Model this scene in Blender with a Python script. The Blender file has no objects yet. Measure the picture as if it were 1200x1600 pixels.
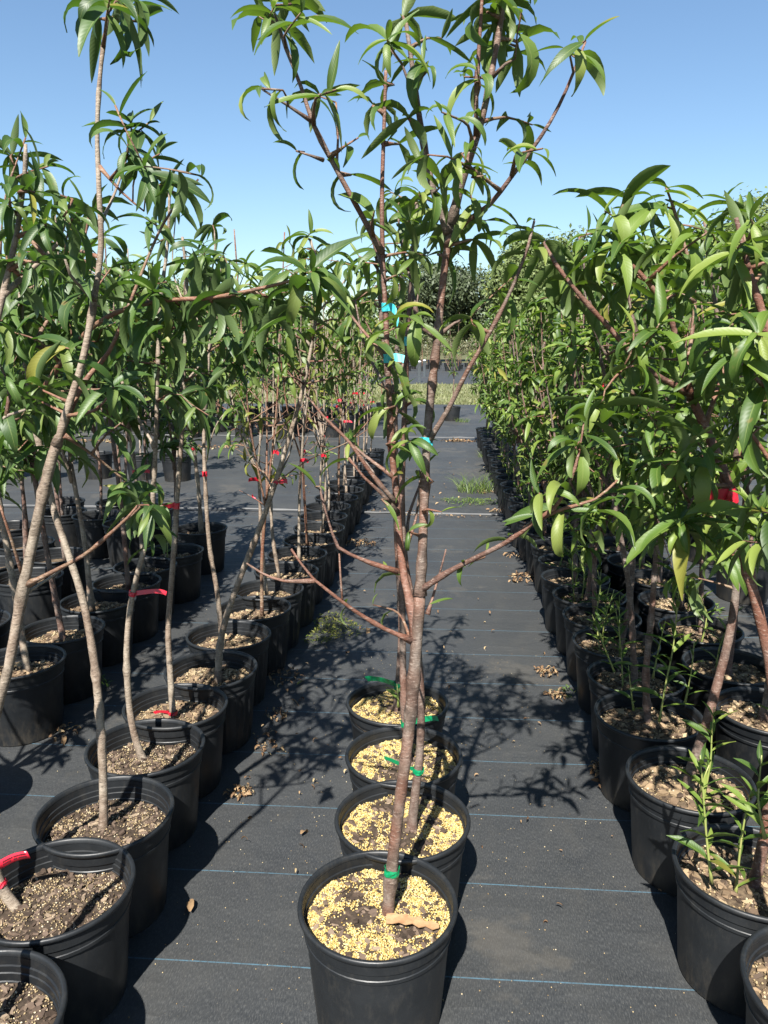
import bpy, math, random
import numpy as np
from mathutils import Vector, Matrix, noise as mnoise
random.seed(7); np.random.seed(7)
R = random.Random(11)
rad = math.radians
scene = bpy.context.scene
COL = scene.collection

# ------------------------------------------------------------------ camera
FPX, CAMH, YH, VX = 1200.0, 1.40, 540.0, 690.0        # focal length in photo pixels, eye height, horizon row, aisle vanishing column
PITCH = math.atan((800 - YH) / FPX)
YAW = math.atan((VX - 600) / FPX * math.cos(PITCH))
cd = bpy.data.cameras.new('camera'); cam = bpy.data.objects.new('camera', cd); COL.objects.link(cam)
cd.sensor_fit = 'VERTICAL'; cd.sensor_height = 36.0; cd.lens = 36.0 * FPX / 1600.0
cd.clip_start = 0.02; cd.clip_end = 3000
cam.location = (0, 0, CAMH); cam.rotation_euler = (math.pi / 2 - PITCH, 0, YAW)
scene.camera = cam
# ------------------------------------------------------------------ sky and sun
SUN_EL = rad(49); SUN_DX, SUN_DY = 0.14, 0.99           # shadows fall away from the camera and a little to the right
world = bpy.data.worlds.new('World'); scene.world = world; world.use_nodes = True
wn = world.node_tree; bg = wn.nodes['Background']
sky = wn.nodes.new('ShaderNodeTexSky'); sky.sky_type = 'NISHITA'; sky.sun_disc = False
sky.sun_elevation = SUN_EL; sky.sun_rotation = math.atan2(-SUN_DX, -SUN_DY)
sky.air_density = 1.15; sky.dust_density = 0.45; sky.ozone_density = 2.2; sky.altitude = 0
tint = wn.nodes.new('ShaderNodeMix'); tint.data_type = 'RGBA'; tint.blend_type = 'MULTIPLY'; tint.inputs[0].default_value = 1.0
tint.inputs[7].default_value = (0.85, 0.95, 1.02, 1)      # the camera's cool white balance
wn.links.new(sky.outputs[0], tint.inputs[6]); wn.links.new(tint.outputs[2], bg.inputs[0]); bg.inputs[1].default_value = 0.05
sd = bpy.data.lights.new('sun', 'SUN'); sun = bpy.data.objects.new('sun', sd); COL.objects.link(sun)
sd.energy = 5.0; sd.angle = rad(0.53); sd.color = (1.0, 0.965, 0.90)
sun.rotation_euler = Vector((SUN_DX * math.cos(SUN_EL), SUN_DY * math.cos(SUN_EL), -math.sin(SUN_EL))).to_track_quat('-Z', 'Y').to_euler()
sun.location = (-2, -8, 9)
scene.view_settings.view_transform = 'Standard'; scene.view_settings.look = 'None'
scene.view_settings.exposure = 1.70; scene.view_settings.gamma = 1.0
scene.view_settings.use_curve_mapping = False
scene.render.engine = 'CYCLES'
scene.cycles.max_bounces = 5; scene.cycles.diffuse_bounces = 2; scene.cycles.glossy_bounces = 2; scene.cycles.transmission_bounces = 2

# ------------------------------------------------------------------ pixel to place
Fv = np.array([-math.sin(YAW) * math.cos(PITCH), math.cos(YAW) * math.cos(PITCH), -math.sin(PITCH)])
Rv = np.array([math.cos(YAW), math.sin(YAW), 0.0]); Uv = np.cross(Rv, Fv)
EYE = np.array([0, 0, CAMH])
def ray(x, y): return Fv + (x - 600) / FPX * Rv - (y - 800) / FPX * Uv
def on_z(x, y, z=0.0):
    d = ray(x, y); return EYE + d * ((z - CAMH) / d[2])
def on_y(x, y, Y):
    d = ray(x, y); return EYE + d * (Y / d[1])

# ------------------------------------------------------------------ materials
def mat(name):
    m = bpy.data.materials.new(name); m.use_nodes = True
    nt = m.node_tree; return m, nt, nt.nodes['Principled BSDF'], nt.nodes, nt.links
def nnode(nt, typ, **kw):
    n = nt.nodes.new(typ)
    for k, v in kw.items():
        if k.startswith('i_'):
            n.inputs[k[2:].replace('_', ' ')].default_value = v
        else: setattr(n, k, v)
    return n
def ramp(nt, fac, stops):
    r = nt.nodes.new('ShaderNodeValToRGB'); e = r.color_ramp.elements
    while len(e) < len(stops): e.new(0.5)
    for el, (p, c) in zip(e, stops):
        el.position = p; el.color = (*c, 1) if len(c) == 3 else c
    nt.links.new(fac, r.inputs[0]); return r.outputs[0]
def noise(nt, scale, detail=4, rough=0.55, vec=None):
    n = nnode(nt, 'ShaderNodeTexNoise'); n.inputs['Scale'].default_value = scale
    n.inputs['Detail'].default_value = detail; n.inputs['Roughness'].default_value = rough
    if vec is not None: nt.links.new(vec, n.inputs['Vector'])
    return n.outputs[0]
def mathn(nt, op, a, b=None, c=None):
    n = nt.nodes.new('ShaderNodeMath'); n.operation = op
    for i, v in enumerate((a, b, c)):
        if v is None: continue
        if isinstance(v, (int, float)): n.inputs[i].default_value = v
        else: nt.links.new(v, n.inputs[i])
    return n.outputs[0]
def mixc(nt, fac, a, b, blend='MIX'):
    n = nt.nodes.new('ShaderNodeMix'); n.data_type = 'RGBA'; n.blend_type = blend
    for s, v in ((0, fac), (6, a), (7, b)):
        if isinstance(v, (int, float)): n.inputs[s].default_value = v
        elif isinstance(v, tuple): n.inputs[s].default_value = (*v, 1)
        else: nt.links.new(v, n.inputs[s])
    return n.outputs[2]
def bump(nt, h, strength, dist, b):
    n = nt.nodes.new('ShaderNodeBump'); n.inputs['Strength'].default_value = strength
    n.inputs['Distance'].default_value = dist; nt.links.new(h, n.inputs['Height'])
    nt.links.new(n.outputs[0], b.inputs['Normal'])
def objco(nt): return nt.nodes.new('ShaderNodeTexCoord').outputs['Object']
def geopos(nt): return nt.nodes.new('ShaderNodeNewGeometry').outputs['Position']
def scaled(nt, vec, s):
    n = nt.nodes.new('ShaderNodeMapping'); n.inputs['Scale'].default_value = s
    nt.links.new(vec, n.inputs['Vector']); return n.outputs[0]
def rnd_leaf(nt):
    oi = nt.nodes.new('ShaderNodeObjectInfo'); ge = nt.nodes.new('ShaderNodeNewGeometry')
    return mathn(nt, 'FRACT', mathn(nt, 'ADD', oi.outputs['Random'], ge.outputs['Random Per Island'])), ge

def leaf_material(name, stops, back, vein, trans, transcol, rough=0.48, relief=0.0):
    m, nt, b, N, L = mat(name)
    rv, ge = rnd_leaf(nt)
    c = ramp(nt, rv, stops)
    uv = N.new('ShaderNodeTexCoord').outputs['UV']; sp = N.new('ShaderNodeSeparateXYZ'); L.new(uv, sp.inputs[0])
    u = mathn(nt, 'ABSOLUTE', mathn(nt, 'SUBTRACT', sp.outputs[0], 0.5))
    rib = mathn(nt, 'LESS_THAN', u, 0.035)
    blot = noise(nt, 40, 1, 0.6, geopos(nt))
    c = mixc(nt, mathn(nt, 'MULTIPLY', blot, 0.35), c, mixc(nt, 0.5, c, (0.10, 0.13, 0.03)))
    c = mixc(nt, mathn(nt, 'MULTIPLY', rib, 0.5), c, vein)
    c = mixc(nt, ramp(nt, blot, [(0.70, (0, 0, 0)), (0.76, (0.6, 0.6, 0.6))]), c, (0.15, 0.10, 0.03))
    c = mixc(nt, mathn(nt, 'GREATER_THAN', rv, 0.984), c, (0.17, 0.165, 0.03))
    c = mixc(nt, ge.outputs['Backfacing'], c, back)
    L.new(c, b.inputs['Base Color']); b.inputs['Roughness'].default_value = rough
    b.inputs['Specular IOR Level'].default_value = 0.38
    # side veins run forward from the midrib
    w = mathn(nt, 'SINE', mathn(nt, 'MULTIPLY', mathn(nt, 'SUBTRACT', sp.outputs[1], mathn(nt, 'MULTIPLY', u, 0.25)), 95.0))
    h = mathn(nt, 'ADD', mathn(nt, 'MULTIPLY', w, 0.5), mathn(nt, 'MULTIPLY', rib, -1.5))
    if relief: bump(nt, h, relief, 0.0008, b)
    tr = N.new('ShaderNodeBsdfTranslucent'); tr.inputs[0].default_value = (*transcol, 1)
    mx = N.new('ShaderNodeMixShader'); mx.inputs[0].default_value = trans
    L.new(b.outputs[0], mx.inputs[1]); L.new(tr.outputs[0], mx.inputs[2])
    L.new(mx.outputs[0], N['Material Output'].inputs[0])
    return m
M = {}
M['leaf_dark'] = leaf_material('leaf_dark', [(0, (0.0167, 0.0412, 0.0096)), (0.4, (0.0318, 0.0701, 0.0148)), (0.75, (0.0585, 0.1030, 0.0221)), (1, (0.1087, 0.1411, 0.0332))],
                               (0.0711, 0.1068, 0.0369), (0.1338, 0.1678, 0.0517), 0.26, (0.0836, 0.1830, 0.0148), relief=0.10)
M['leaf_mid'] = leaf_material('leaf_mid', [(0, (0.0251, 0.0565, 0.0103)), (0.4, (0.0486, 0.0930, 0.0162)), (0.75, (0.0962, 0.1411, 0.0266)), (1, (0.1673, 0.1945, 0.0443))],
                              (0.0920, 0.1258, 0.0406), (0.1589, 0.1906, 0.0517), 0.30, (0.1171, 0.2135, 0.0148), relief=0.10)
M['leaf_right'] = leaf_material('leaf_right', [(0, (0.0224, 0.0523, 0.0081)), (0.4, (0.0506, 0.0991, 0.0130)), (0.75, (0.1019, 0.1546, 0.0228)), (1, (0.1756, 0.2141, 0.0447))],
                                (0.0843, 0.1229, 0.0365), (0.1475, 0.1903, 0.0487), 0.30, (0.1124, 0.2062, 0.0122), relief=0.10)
M['leaf_yellow'] = leaf_material('leaf_yellow', [(0, (0.0585, 0.0915, 0.0148)), (0.5, (0.1087, 0.1296, 0.0221)), (1, (0.2091, 0.1830, 0.0369))],
                                 (0.1422, 0.1449, 0.0443), (0.2091, 0.2059, 0.0590), 0.30, (0.1840, 0.2135, 0.0148))
M['weed'] = leaf_material('weed', [(0, (0.0418, 0.0915, 0.0148)), (0.5, (0.0753, 0.1373, 0.0221)), (1, (0.1422, 0.1754, 0.0369))],
                          (0.1087, 0.1449, 0.0443), (0.1673, 0.1983, 0.0590), 0.30, (0.1338, 0.2288, 0.0148), 0.45)
M['far_leaf'] = leaf_material('far_leaf', [(0, (0.0638, 0.0978, 0.0298)), (0.5, (0.1105, 0.1530, 0.0467)), (1, (0.1870, 0.2125, 0.0765))],  # distant foliage, colours lightened to stand in for haze
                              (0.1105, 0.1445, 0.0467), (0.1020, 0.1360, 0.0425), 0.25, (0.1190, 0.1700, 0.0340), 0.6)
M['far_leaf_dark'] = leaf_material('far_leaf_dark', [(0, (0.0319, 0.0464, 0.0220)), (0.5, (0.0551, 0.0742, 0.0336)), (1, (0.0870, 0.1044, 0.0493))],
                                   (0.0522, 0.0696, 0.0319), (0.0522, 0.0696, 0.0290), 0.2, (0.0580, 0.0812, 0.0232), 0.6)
M['far_shrub'] = leaf_material('far_shrub', [(0, (0.0492, 0.0738, 0.0246)), (0.45, (0.0902, 0.0984, 0.0410)), (0.8, (0.1312, 0.0984, 0.0574)), (1, (0.1640, 0.1312, 0.0738))],
                               (0.0984, 0.0984, 0.0492), (0.0984, 0.0984, 0.0492), 0.2, (0.0984, 0.0984, 0.0246), 0.6)
M['grass'] = leaf_material('grass', [(0, (0.085, 0.105, 0.038)), (0.5, (0.135, 0.145, 0.058)), (1, (0.22, 0.205, 0.11))],
                           (0.13, 0.14, 0.06), (0.14, 0.15, 0.07), 0.2, (0.13, 0.15, 0.04), 0.6)

def bark_material(name, cols, red):
    m, nt, b, N, L = mat(name)
    g = geopos(nt)
    n1 = noise(nt, 26, 5, 0.65, scaled(nt, g, (1.0, 1.0, 0.8)))
    n2 = noise(nt, 70, 5, 0.75, scaled(nt, g, (1.0, 1.0, 3.0)))
    n3 = noise(nt, 7, 2, 0.5, g)
    c = ramp(nt, n1, [(0.36, cols[0]), (0.5, cols[1]), (0.64, cols[2])])
    c = mixc(nt, ramp(nt, n3, [(0.42, (0, 0, 0)), (0.62, (red, red, red))]), c, (0.16, 0.055, 0.028))
    c = mixc(nt, ramp(nt, n2, [(0.55, (0, 0, 0)), (0.66, (0.45, 0.45, 0.45))]), c, (0.36, 0.30, 0.25))
    c = mixc(nt, ramp(nt, n2, [(0.34, (0.8, 0.8, 0.8)), (0.46, (0, 0, 0))]), c, (0.035, 0.025, 0.02))
    L.new(c, b.inputs['Base Color']); b.inputs['Roughness'].default_value = 0.58
    b.inputs['Specular IOR Level'].default_value = 0.35
    bump(nt, mathn(nt, 'ADD', n2, mathn(nt, 'MULTIPLY', n1, 0.6)), 0.7, 0.004, b)
    return m
M['bark_brown'] = bark_material('bark_brown', [(0.0510, 0.0340, 0.0272), (0.0952, 0.0680, 0.0544), (0.1496, 0.1190, 0.0986)], 0.35)
M['bark_red'] = bark_material('bark_red', [(0.055, 0.028, 0.020), (0.105, 0.055, 0.040), (0.16, 0.105, 0.082)], 0.5)
M['bark_grey'] = bark_material('bark_grey', [(0.1105, 0.0850, 0.0612), (0.1913, 0.1530, 0.1148), (0.2635, 0.2210, 0.1700)], 0.15)
M['bark_centre'] = bark_material('bark_centre', [(0.052, 0.036, 0.028), (0.100, 0.070, 0.053), (0.155, 0.122, 0.10)], 0.5)
M['bark_twig'] = bark_material('bark_twig', [(0.0884, 0.0408, 0.0272), (0.1428, 0.0816, 0.0510), (0.1836, 0.1292, 0.0816)], 0.5)
m, nt, b, N, L = mat('green_stem'); M['green_stem'] = m
L.new(ramp(nt, noise(nt, 20, 2, 0.5, geopos(nt)), [(0.35, (0.16, 0.20, 0.05)), (0.65, (0.22, 0.22, 0.07))]), b.inputs['Base Color']); b.inputs['Roughness'].default_value = 0.5

def pot_material():
    m, nt, b, N, L = mat('black_pot_plastic')
    oi = N.new('ShaderNodeObjectInfo')
    v = N.new('ShaderNodeVectorMath'); v.operation = 'ADD'; L.new(geopos(nt), v.inputs[0])
    co = v.outputs[0]
    n1 = noise(nt, 9, 5, 0.65, co); n2 = noise(nt, 38, 5, 0.75, scaled(nt, co, (1, 1, 0.35))); n3 = noise(nt, 260, 2, 0.5, co)
    c = ramp(nt, n1, [(0.3, (0.0051, 0.0061, 0.0074)), (0.6, (0.0081, 0.0094, 0.0109)), (0.8, (0.0135, 0.0145, 0.0155))])  # black plastic; its bluish tint paints the sky's reflection into the base colour
    c = mixc(nt, ramp(nt, n2, [(0.52, (0, 0, 0)), (0.72, (0.55, 0.55, 0.55))]), c, (0.0273, 0.0257, 0.0225))
    spz = N.new('ShaderNodeSeparateXYZ'); L.new(co, spz.inputs[0])
    splash = mathn(nt, 'MULTIPLY', ramp(nt, mathn(nt, 'DIVIDE', spz.outputs[2], 0.12), [(0.0, (1, 1, 1)), (1.0, (0, 0, 0))]), ramp(nt, n2, [(0.4, (0, 0, 0)), (0.6, (0.8, 0.8, 0.8))]))
    c = mixc(nt, splash, c, (0.0321, 0.0273, 0.0209))
    c = mixc(nt, mathn(nt, 'MULTIPLY', oi.outputs['Random'], 0.3), c, (0.0145, 0.0148, 0.0151))
    L.new(c, b.inputs['Base Color'])
    L.new(ramp(nt, n1, [(0.3, (0.36,) * 3), (0.7, (0.58,) * 3)]), b.inputs['Roughness'])
    b.inputs['Specular IOR Level'].default_value = 0.38
    bump(nt, mathn(nt, 'ADD', mathn(nt, 'MULTIPLY', n3, 0.3), n2), 0.22, 0.0015, b)
    return m
M['pot'] = pot_material()

def cloth_material(name, line_y, period, dusty):
    m, nt, b, N, L = mat(name)
    g = geopos(nt); sp = N.new('ShaderNodeSeparateXYZ'); L.new(g, sp.inputs[0])
    fine = noise(nt, 1, 2, 0.6, scaled(nt, g, (330, 95, 1)))
    weft = noise(nt, 1, 2, 0.6, scaled(nt, g, (60, 900, 1)))
    mid = noise(nt, 34, 5, 0.7, g); big = noise(nt, 1.7, 5, 0.6, g); wear = noise(nt, 7, 6, 0.7, scaled(nt, g, (1, 0.5, 1)))
    c = ramp(nt, fine, [(0.28, (0.0108, 0.0126, 0.0150)), (0.52, (0.0216, 0.0232, 0.0248)), (0.72, (0.0480, 0.0496, 0.0496))])
    c = mixc(nt, mathn(nt, 'MULTIPLY', ramp(nt, weft, [(0.45, (0, 0, 0)), (0.7, (1, 1, 1))]), 0.3), c, (0.0336, 0.0360, 0.0376))
    c = mixc(nt, mathn(nt, 'MULTIPLY', ramp(nt, big, [(0.38, (0, 0, 0)), (0.68, (1, 1, 1))]), 0.38 * dusty), c, (0.0448, 0.0448, 0.0424))
    c = mixc(nt, mathn(nt, 'MULTIPLY', ramp(nt, wear, [(0.5, (0, 0, 0)), (0.75, (1, 1, 1))]), 0.35 * dusty), c, (0.0528, 0.0504, 0.0448))
    speck = ramp(nt, noise(nt, 210, 1, 0.5, g), [(0.73, (0, 0, 0)), (0.76, (1, 1, 1))])
    c = mixc(nt, mathn(nt, 'MULTIPLY', speck, 0.4), c, (0.1360, 0.1200, 0.0880))
    mud = mathn(nt, 'MULTIPLY', ramp(nt, noise(nt, 0.9, 6, 0.72, g), [(0.56, (0, 0, 0)), (0.60, (1, 1, 1)), (0.68, (0.35, 0.35, 0.35))]), 0.34 * dusty)
    c = mixc(nt, mud, c, (0.0680, 0.0608, 0.0496))
    # woven marker threads across the cloth
    wob = mathn(nt, 'MULTIPLY', mathn(nt, 'SUBTRACT', noise(nt, 1.2, 2, 0.5, g), 0.5), 0.022)
    yy = mathn(nt, 'ADD', sp.outputs[1], wob)
    ph = mathn(nt, 'FRACT', mathn(nt, 'DIVIDE', mathn(nt, 'SUBTRACT', yy, line_y - 0.0016), period))
    line = mathn(nt, 'LESS_THAN', ph, 0.0036 / period)
    line = mathn(nt, 'MULTIPLY', line, ramp(nt, noise(nt, 1, 2, 0.5, scaled(nt, g, (160, 3, 1))), [(0.3, (0.35,) * 3), (0.5, (0.9,) * 3)]))
    line = mathn(nt, 'MULTIPLY', line, ramp(nt, wear, [(0.45, (1,) * 3), (0.75, (0.35,) * 3)]))
    c = mixc(nt, line, c, (0.0520, 0.1040, 0.1400))
    L.new(c, b.inputs['Base Color']); b.inputs['Roughness'].default_value = 0.62
    b.inputs['Specular IOR Level'].default_value = 0.4
    h = mathn(nt, 'ADD', mathn(nt, 'MULTIPLY', fine, 0.16), mathn(nt, 'ADD', mathn(nt, 'MULTIPLY', big, 9.0), mathn(nt, 'MULTIPLY', mid, 0.25)))
    wr = noise(nt, 1, 3, 0.5, scaled(nt, g, (1.6, 3.6, 1)))
    wr = mathn(nt, 'MULTIPLY', mathn(nt, 'ABSOLUTE', mathn(nt, 'SUBTRACT', wr, 0.5)), -9.0)
    h = mathn(nt, 'ADD', h, wr)
    bump(nt, h, 0.55, 0.004, b)
    return m
LINE_Y = 1.488; LINE_P = 0.3125
M['cloth'] = cloth_material('woven_ground_cloth', LINE_Y, LINE_P, 1.0)
M['cloth_far'] = cloth_material('woven_ground_cloth_far', LINE_Y + 0.11, 0.92, 1.3)

def simple(name, col, rough=0.6, spec=0.4, var=None, scale=30, bumpd=None):
    m, nt, b, N, L = mat(name)
    if var:
        n = noise(nt, scale, 4, 0.6, geopos(nt)); L.new(ramp(nt, n, [(0.3, col), (0.7, var)]), b.inputs['Base Color'])
        if bumpd: bump(nt, n, 0.6, bumpd, b)
    else: b.inputs['Base Color'].default_value = (*col, 1)
    b.inputs['Roughness'].default_value = rough; b.inputs['Specular IOR Level'].default_value = spec
    M[name] = m; return m
simple('earth', (0.0531, 0.0590, 0.0236), 0.9, 0.2, (0.0945, 0.0886, 0.0413), 0.4)
simple('lawn', (0.085, 0.095, 0.042), 0.9, 0.2, (0.15, 0.145, 0.075), 2.5)
simple('soil_dark', (0.0153, 0.0107, 0.0077), 0.95, 0.2, (0.0561, 0.0402, 0.0284), 70, 0.006)
simple('soil_bark', (0.0295, 0.0201, 0.0142), 0.95, 0.2, (0.1181, 0.0856, 0.0531), 60, 0.006)
def island(name, stops, rough=0.85, bumps=90):
    m, nt, b, N, L = mat(name); rv, ge = rnd_leaf(nt)
    c = ramp(nt, ge.outputs['Random Per Island'], stops)
    n = noise(nt, bumps, 3, 0.6, geopos(nt))
    c = mixc(nt, mathn(nt, 'MULTIPLY', n, 0.5), c, mixc(nt, 0.5, c, (0.05, 0.035, 0.02)))
    L.new(c, b.inputs['Base Color']); b.inputs['Roughness'].default_value = rough; b.inputs['Specular IOR Level'].default_value = 0.25
    bump(nt, n, 0.5, 0.003, b); M[name] = m
island('granule_yellow', [(0, (0.2752, 0.1769, 0.0459)), (0.35, (0.4062, 0.2883, 0.0917)), (0.75, (0.4848, 0.3735, 0.1572)), (1, (0.5242, 0.4586, 0.2752))])
island('granule_tan', [(0, (0.1048, 0.0721, 0.0393)), (0.4, (0.2359, 0.1704, 0.0917)), (0.8, (0.3407, 0.2686, 0.1507)), (1, (0.4455, 0.3931, 0.2883))])
island('bark_chip', [(0, (0.0295, 0.0197, 0.0144)), (0.4, (0.0655, 0.0445, 0.0328)), (0.75, (0.1245, 0.0885, 0.0655)), (1, (0.2162, 0.1638, 0.1114))])
island('bark_chip_light', [(0, (0.0524, 0.0360, 0.0262)), (0.4, (0.1310, 0.0885, 0.0557)), (0.75, (0.2228, 0.1572, 0.0917)), (1, (0.3276, 0.2490, 0.1507))])
island('dry_leaf', [(0, (0.0721, 0.0393, 0.0197)), (0.4, (0.1572, 0.0917, 0.0459)), (0.75, (0.2359, 0.1572, 0.0852)), (1, (0.3014, 0.2359, 0.1310))], 0.7)
simple('wood_chip', (0.2268, 0.1197, 0.0567), 0.8, 0.3, (0.3465, 0.2268, 0.1197), 45, 0.004)
simple('ribbon_red', (0.3366, 0.0073, 0.0214), 0.35, 0.5, (0.4284, 0.0153, 0.0306), 30)
simple('ribbon_blue', (0.0184, 0.2570, 0.3060), 0.4, 0.5, (0.0367, 0.3366, 0.3672), 30)
simple('ribbon_green', (0.0000, 0.1224, 0.0459), 0.35, 0.5, (0.0031, 0.1775, 0.0673), 30)
simple('print_black', (0.05, 0.004, 0.008), 0.6)
simple('white_paint', (0.6375, 0.6460, 0.6290), 0.5, 0.4, (0.5270, 0.5355, 0.5270), 8)
simple('seam_grey', (0.05, 0.052, 0.054), 0.6, 0.4, (0.10, 0.10, 0.10), 5)
simple('wire_grey', (0.2, 0.2, 0.2), 0.5)

# ------------------------------------------------------------------ mesh helpers
def new_mesh(name, V, Fc, material, smooth=True, uvs=None):
    me = bpy.data.meshes.new(name)
    V = np.asarray(V, dtype=float).reshape(-1, 3)
    me.from_pydata([tuple(v) for v in V], [], [tuple(int(i) for i in f) for f in Fc])
    if uvs is not None:
        ul = me.uv_layers.new(name='UVMap'); li = np.empty(len(me.loops), dtype=np.int32)
        me.loops.foreach_get('vertex_index', li); ul.data.foreach_set('uv', np.asarray(uvs, dtype=np.float32)[li].ravel())
    if smooth: me.polygons.foreach_set('use_smooth', [True] * len(me.polygons))
    me.materials.append(material); me.update(); return me
def fast_mesh(name, V, Q, material, smooth=True, uvs=None):
    """many equal faces: V (n,3), Q (m,k)"""
    V = np.asarray(V, dtype=np.float32); Q = np.asarray(Q, dtype=np.int32); k = Q.shape[1]
    me = bpy.data.meshes.new(name); me.vertices.add(len(V)); me.vertices.foreach_set('co', V.ravel())
    me.loops.add(Q.size); me.loops.foreach_set('vertex_index', Q.ravel())
    me.polygons.add(len(Q)); me.polygons.foreach_set('loop_start', np.arange(len(Q), dtype=np.int32) * k)
    if uvs is not None:
        ul = me.uv_layers.new(name='UVMap'); ul.data.foreach_set('uv', np.asarray(uvs, dtype=np.float32)[Q.ravel()].ravel())
    me.update(calc_edges=True)
    if smooth: me.polygons.foreach_set('use_smooth', [True] * len(me.polygons))
    me.materials.append(material); me.validate(); return me
def obj(name, me, parent=None, loc=None, kind=None):
    o = bpy.data.objects.new(name, me); COL.objects.link(o)
    if parent is not None: o.parent = parent
    if loc is not None: o.location = loc
    if kind: o['kind'] = kind
    return o
def tag(o, label, cat, group=None):
    o['label'] = label; o['category'] = cat
    if group: o['group'] = group
    return o
def catmull(P, Rr, step=0.03):
    P = np.asarray(P, float); Rr = np.asarray(Rr, float)
    if len(P) < 3:
        n = max(2, int(np.linalg.norm(P[1] - P[0]) / step) + 1); t = np.linspace(0, 1, n)[:, None]
        return P[0] * (1 - t) + P[1] * t, (Rr[0] * (1 - t[:, 0]) + Rr[1] * t[:, 0])
    Q = np.vstack([2 * P[0] - P[1], P, 2 * P[-1] - P[-2]]); out = []; ro = []
    for i in range(1, len(Q) - 2):
        n = max(1, int(np.linalg.norm(Q[i + 1] - Q[i]) / step))
        for k in range(n):
            t = k / n; p0, p1, p2, p3 = Q[i - 1], Q[i], Q[i + 1], Q[i + 2]
            out.append(0.5 * (2 * p1 + (p2 - p0) * t + (2 * p0 - 5 * p1 + 4 * p2 - p3) * t * t + (3 * p1 - p0 - 3 * p2 + p3) * t ** 3))
            ro.append(Rr[i - 1] * (1 - t) + Rr[i] * t)
    out.append(P[-1]); ro.append(Rr[-1]); return np.array(out), np.array(ro)
def tube(P, Rr, sides=8, rough=0.0, seed=0):
    P = np.asarray(P); n = len(P); V = []; T = np.gradient(P, axis=0)
    T /= np.linalg.norm(T, axis=1)[:, None] + 1e-12
    a = np.array([1.0, 0, 0]) if abs(T[0][0]) < 0.8 else np.array([0, 1.0, 0])
    u = np.cross(T[0], a); u /= np.linalg.norm(u); rg = random.Random(seed)
    for i in range(n):
        u = u - T[i] * np.dot(u, T[i]); u /= np.linalg.norm(u); v = np.cross(T[i], u)
        rr = Rr[i]
        if rough: rr *= 1 + rough * (rg.random() - 0.4) + (rough * 3.2 if rg.random() < 0.13 else 0)
        for k in range(sides):
            an = 2 * math.pi * k / sides
            V.append(P[i] + (u * math.cos(an) + v * math.sin(an)) * rr * (1 + (rough * 0.5 * (rg.random() - 0.5) if rough else 0)))
    Fc = []
    for i in range(n - 1):
        for k in range(sides):
            k2 = (k + 1) % sides; Fc.append((i * sides + k, i * sides + k2, (i + 1) * sides + k2, (i + 1) * sides + k))
    Fc.append(tuple(range(sides))[::-1]); Fc.append(tuple((n - 1) * sides + k for k in range(sides)))
    return V, Fc
def lathe(prof, seg=44, flute=None):
    V = []; Fc = []; n = len(prof)
    for k in range(seg):
        a = 2 * math.pi * k / seg
        for i, (r, z) in enumerate(prof):
            rr = r * (1 + (flute[1] * math.cos(flute[0] * a) if flute and flute[2] < z < flute[3] else 0))
            V.append((rr * math.cos(a), rr * math.sin(a), z))
    for k in range(seg):
        k2 = (k + 1) % seg
        for i in range(n - 1): Fc.append((k * n + i, k2 * n + i, k2 * n + i + 1, k * n + i + 1))
    return V, Fc

# ------------------------------------------------------------------ leaf shapes
def leaf_shape(L, wr, curl, fold, twist, wave, segs, seed):
    """lanceolate blade along +Y, upper face +Z, bending down along its length; returns verts, quads, uvs"""
    rg = random.Random(seed); V = []; UV = []; y = z = 0.0; ds = L / segs; side = rg.uniform(-0.25, 0.25)
    x = 0.0
    for i in range(segs + 1):
        t = i / segs
        ang = -curl * (t ** 1.25)
        w = L * wr * 0.5 * (math.sin(math.pi * min(1, t * 0.965 + 0.03) ** 0.84) ** 0.80) * (1 - 0.22 * t)
        w = max(w, L * 0.004)
        fd = fold * (1 - 0.35 * t); tw = twist * t
        for s in (-1, 0, 1):
            wx = s * w * math.cos(fd); wz = abs(s) * w * math.sin(fd) + s * wave * L * math.sin(t * 11 + seed) * (0.25 + t) * 0.5
            cx = wx * math.cos(tw) - wz * math.sin(tw); cz = wx * math.sin(tw) + wz * math.cos(tw)
            V.append((x + cx, y - cz * math.sin(ang), z + cz * math.cos(ang))); UV.append((0.5 + s * 0.5, t))
        y += ds * math.cos(ang); z += ds * math.sin(ang); x += ds * math.sin(side * t * 1.6)
    Q = []
    for i in range(segs):
        for s in (0, 1): a = i * 3 + s; Q.append((a, a + 1, a + 4, a + 3))
    return np.array(V), np.array(Q), np.array(UV)
LEAF_SPEC = []
for i in range(16):
    rg = random.Random(100 + i)
    LEAF_SPEC.append(dict(wr=rg.uniform(0.23, 0.315), curl=rad([18, 40, 58, 74, 90, 106, 124, 150][i % 8] + rg.uniform(-8, 8)), fold=rad(rg.uniform(14, 44)),
                          twist=rad(rg.uniform(-50, 50)), wave=rg.uniform(0.004, 0.022), seed=i))
HI = [leaf_shape(1.0, s['wr'], s['curl'], s['fold'], s['twist'], s['wave'], 8, s['seed']) for s in LEAF_SPEC]
LO = [leaf_shape(1.0, s['wr'] * 1.05, s['curl'], s['fold'], s['twist'], s['wave'], 4, s['seed']) for s in LEAF_SPEC]
NARROW = [leaf_shape(1.0, 0.15, rad(c), rad(20), rad(15), 0.01, 6, c) for c in (10, 30, 50, 75)]
LEAF_ME = {}
def leaf_mesh(i, mk):
    if (i, mk) not in LEAF_ME:
        V, Q, UV = HI[i] if i < 100 else NARROW[i - 100]
        LEAF_ME[(i, mk)] = fast_mesh('leaf', V, Q, M[mk], True, UV)
    return LEAF_ME[(i, mk)]
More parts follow.
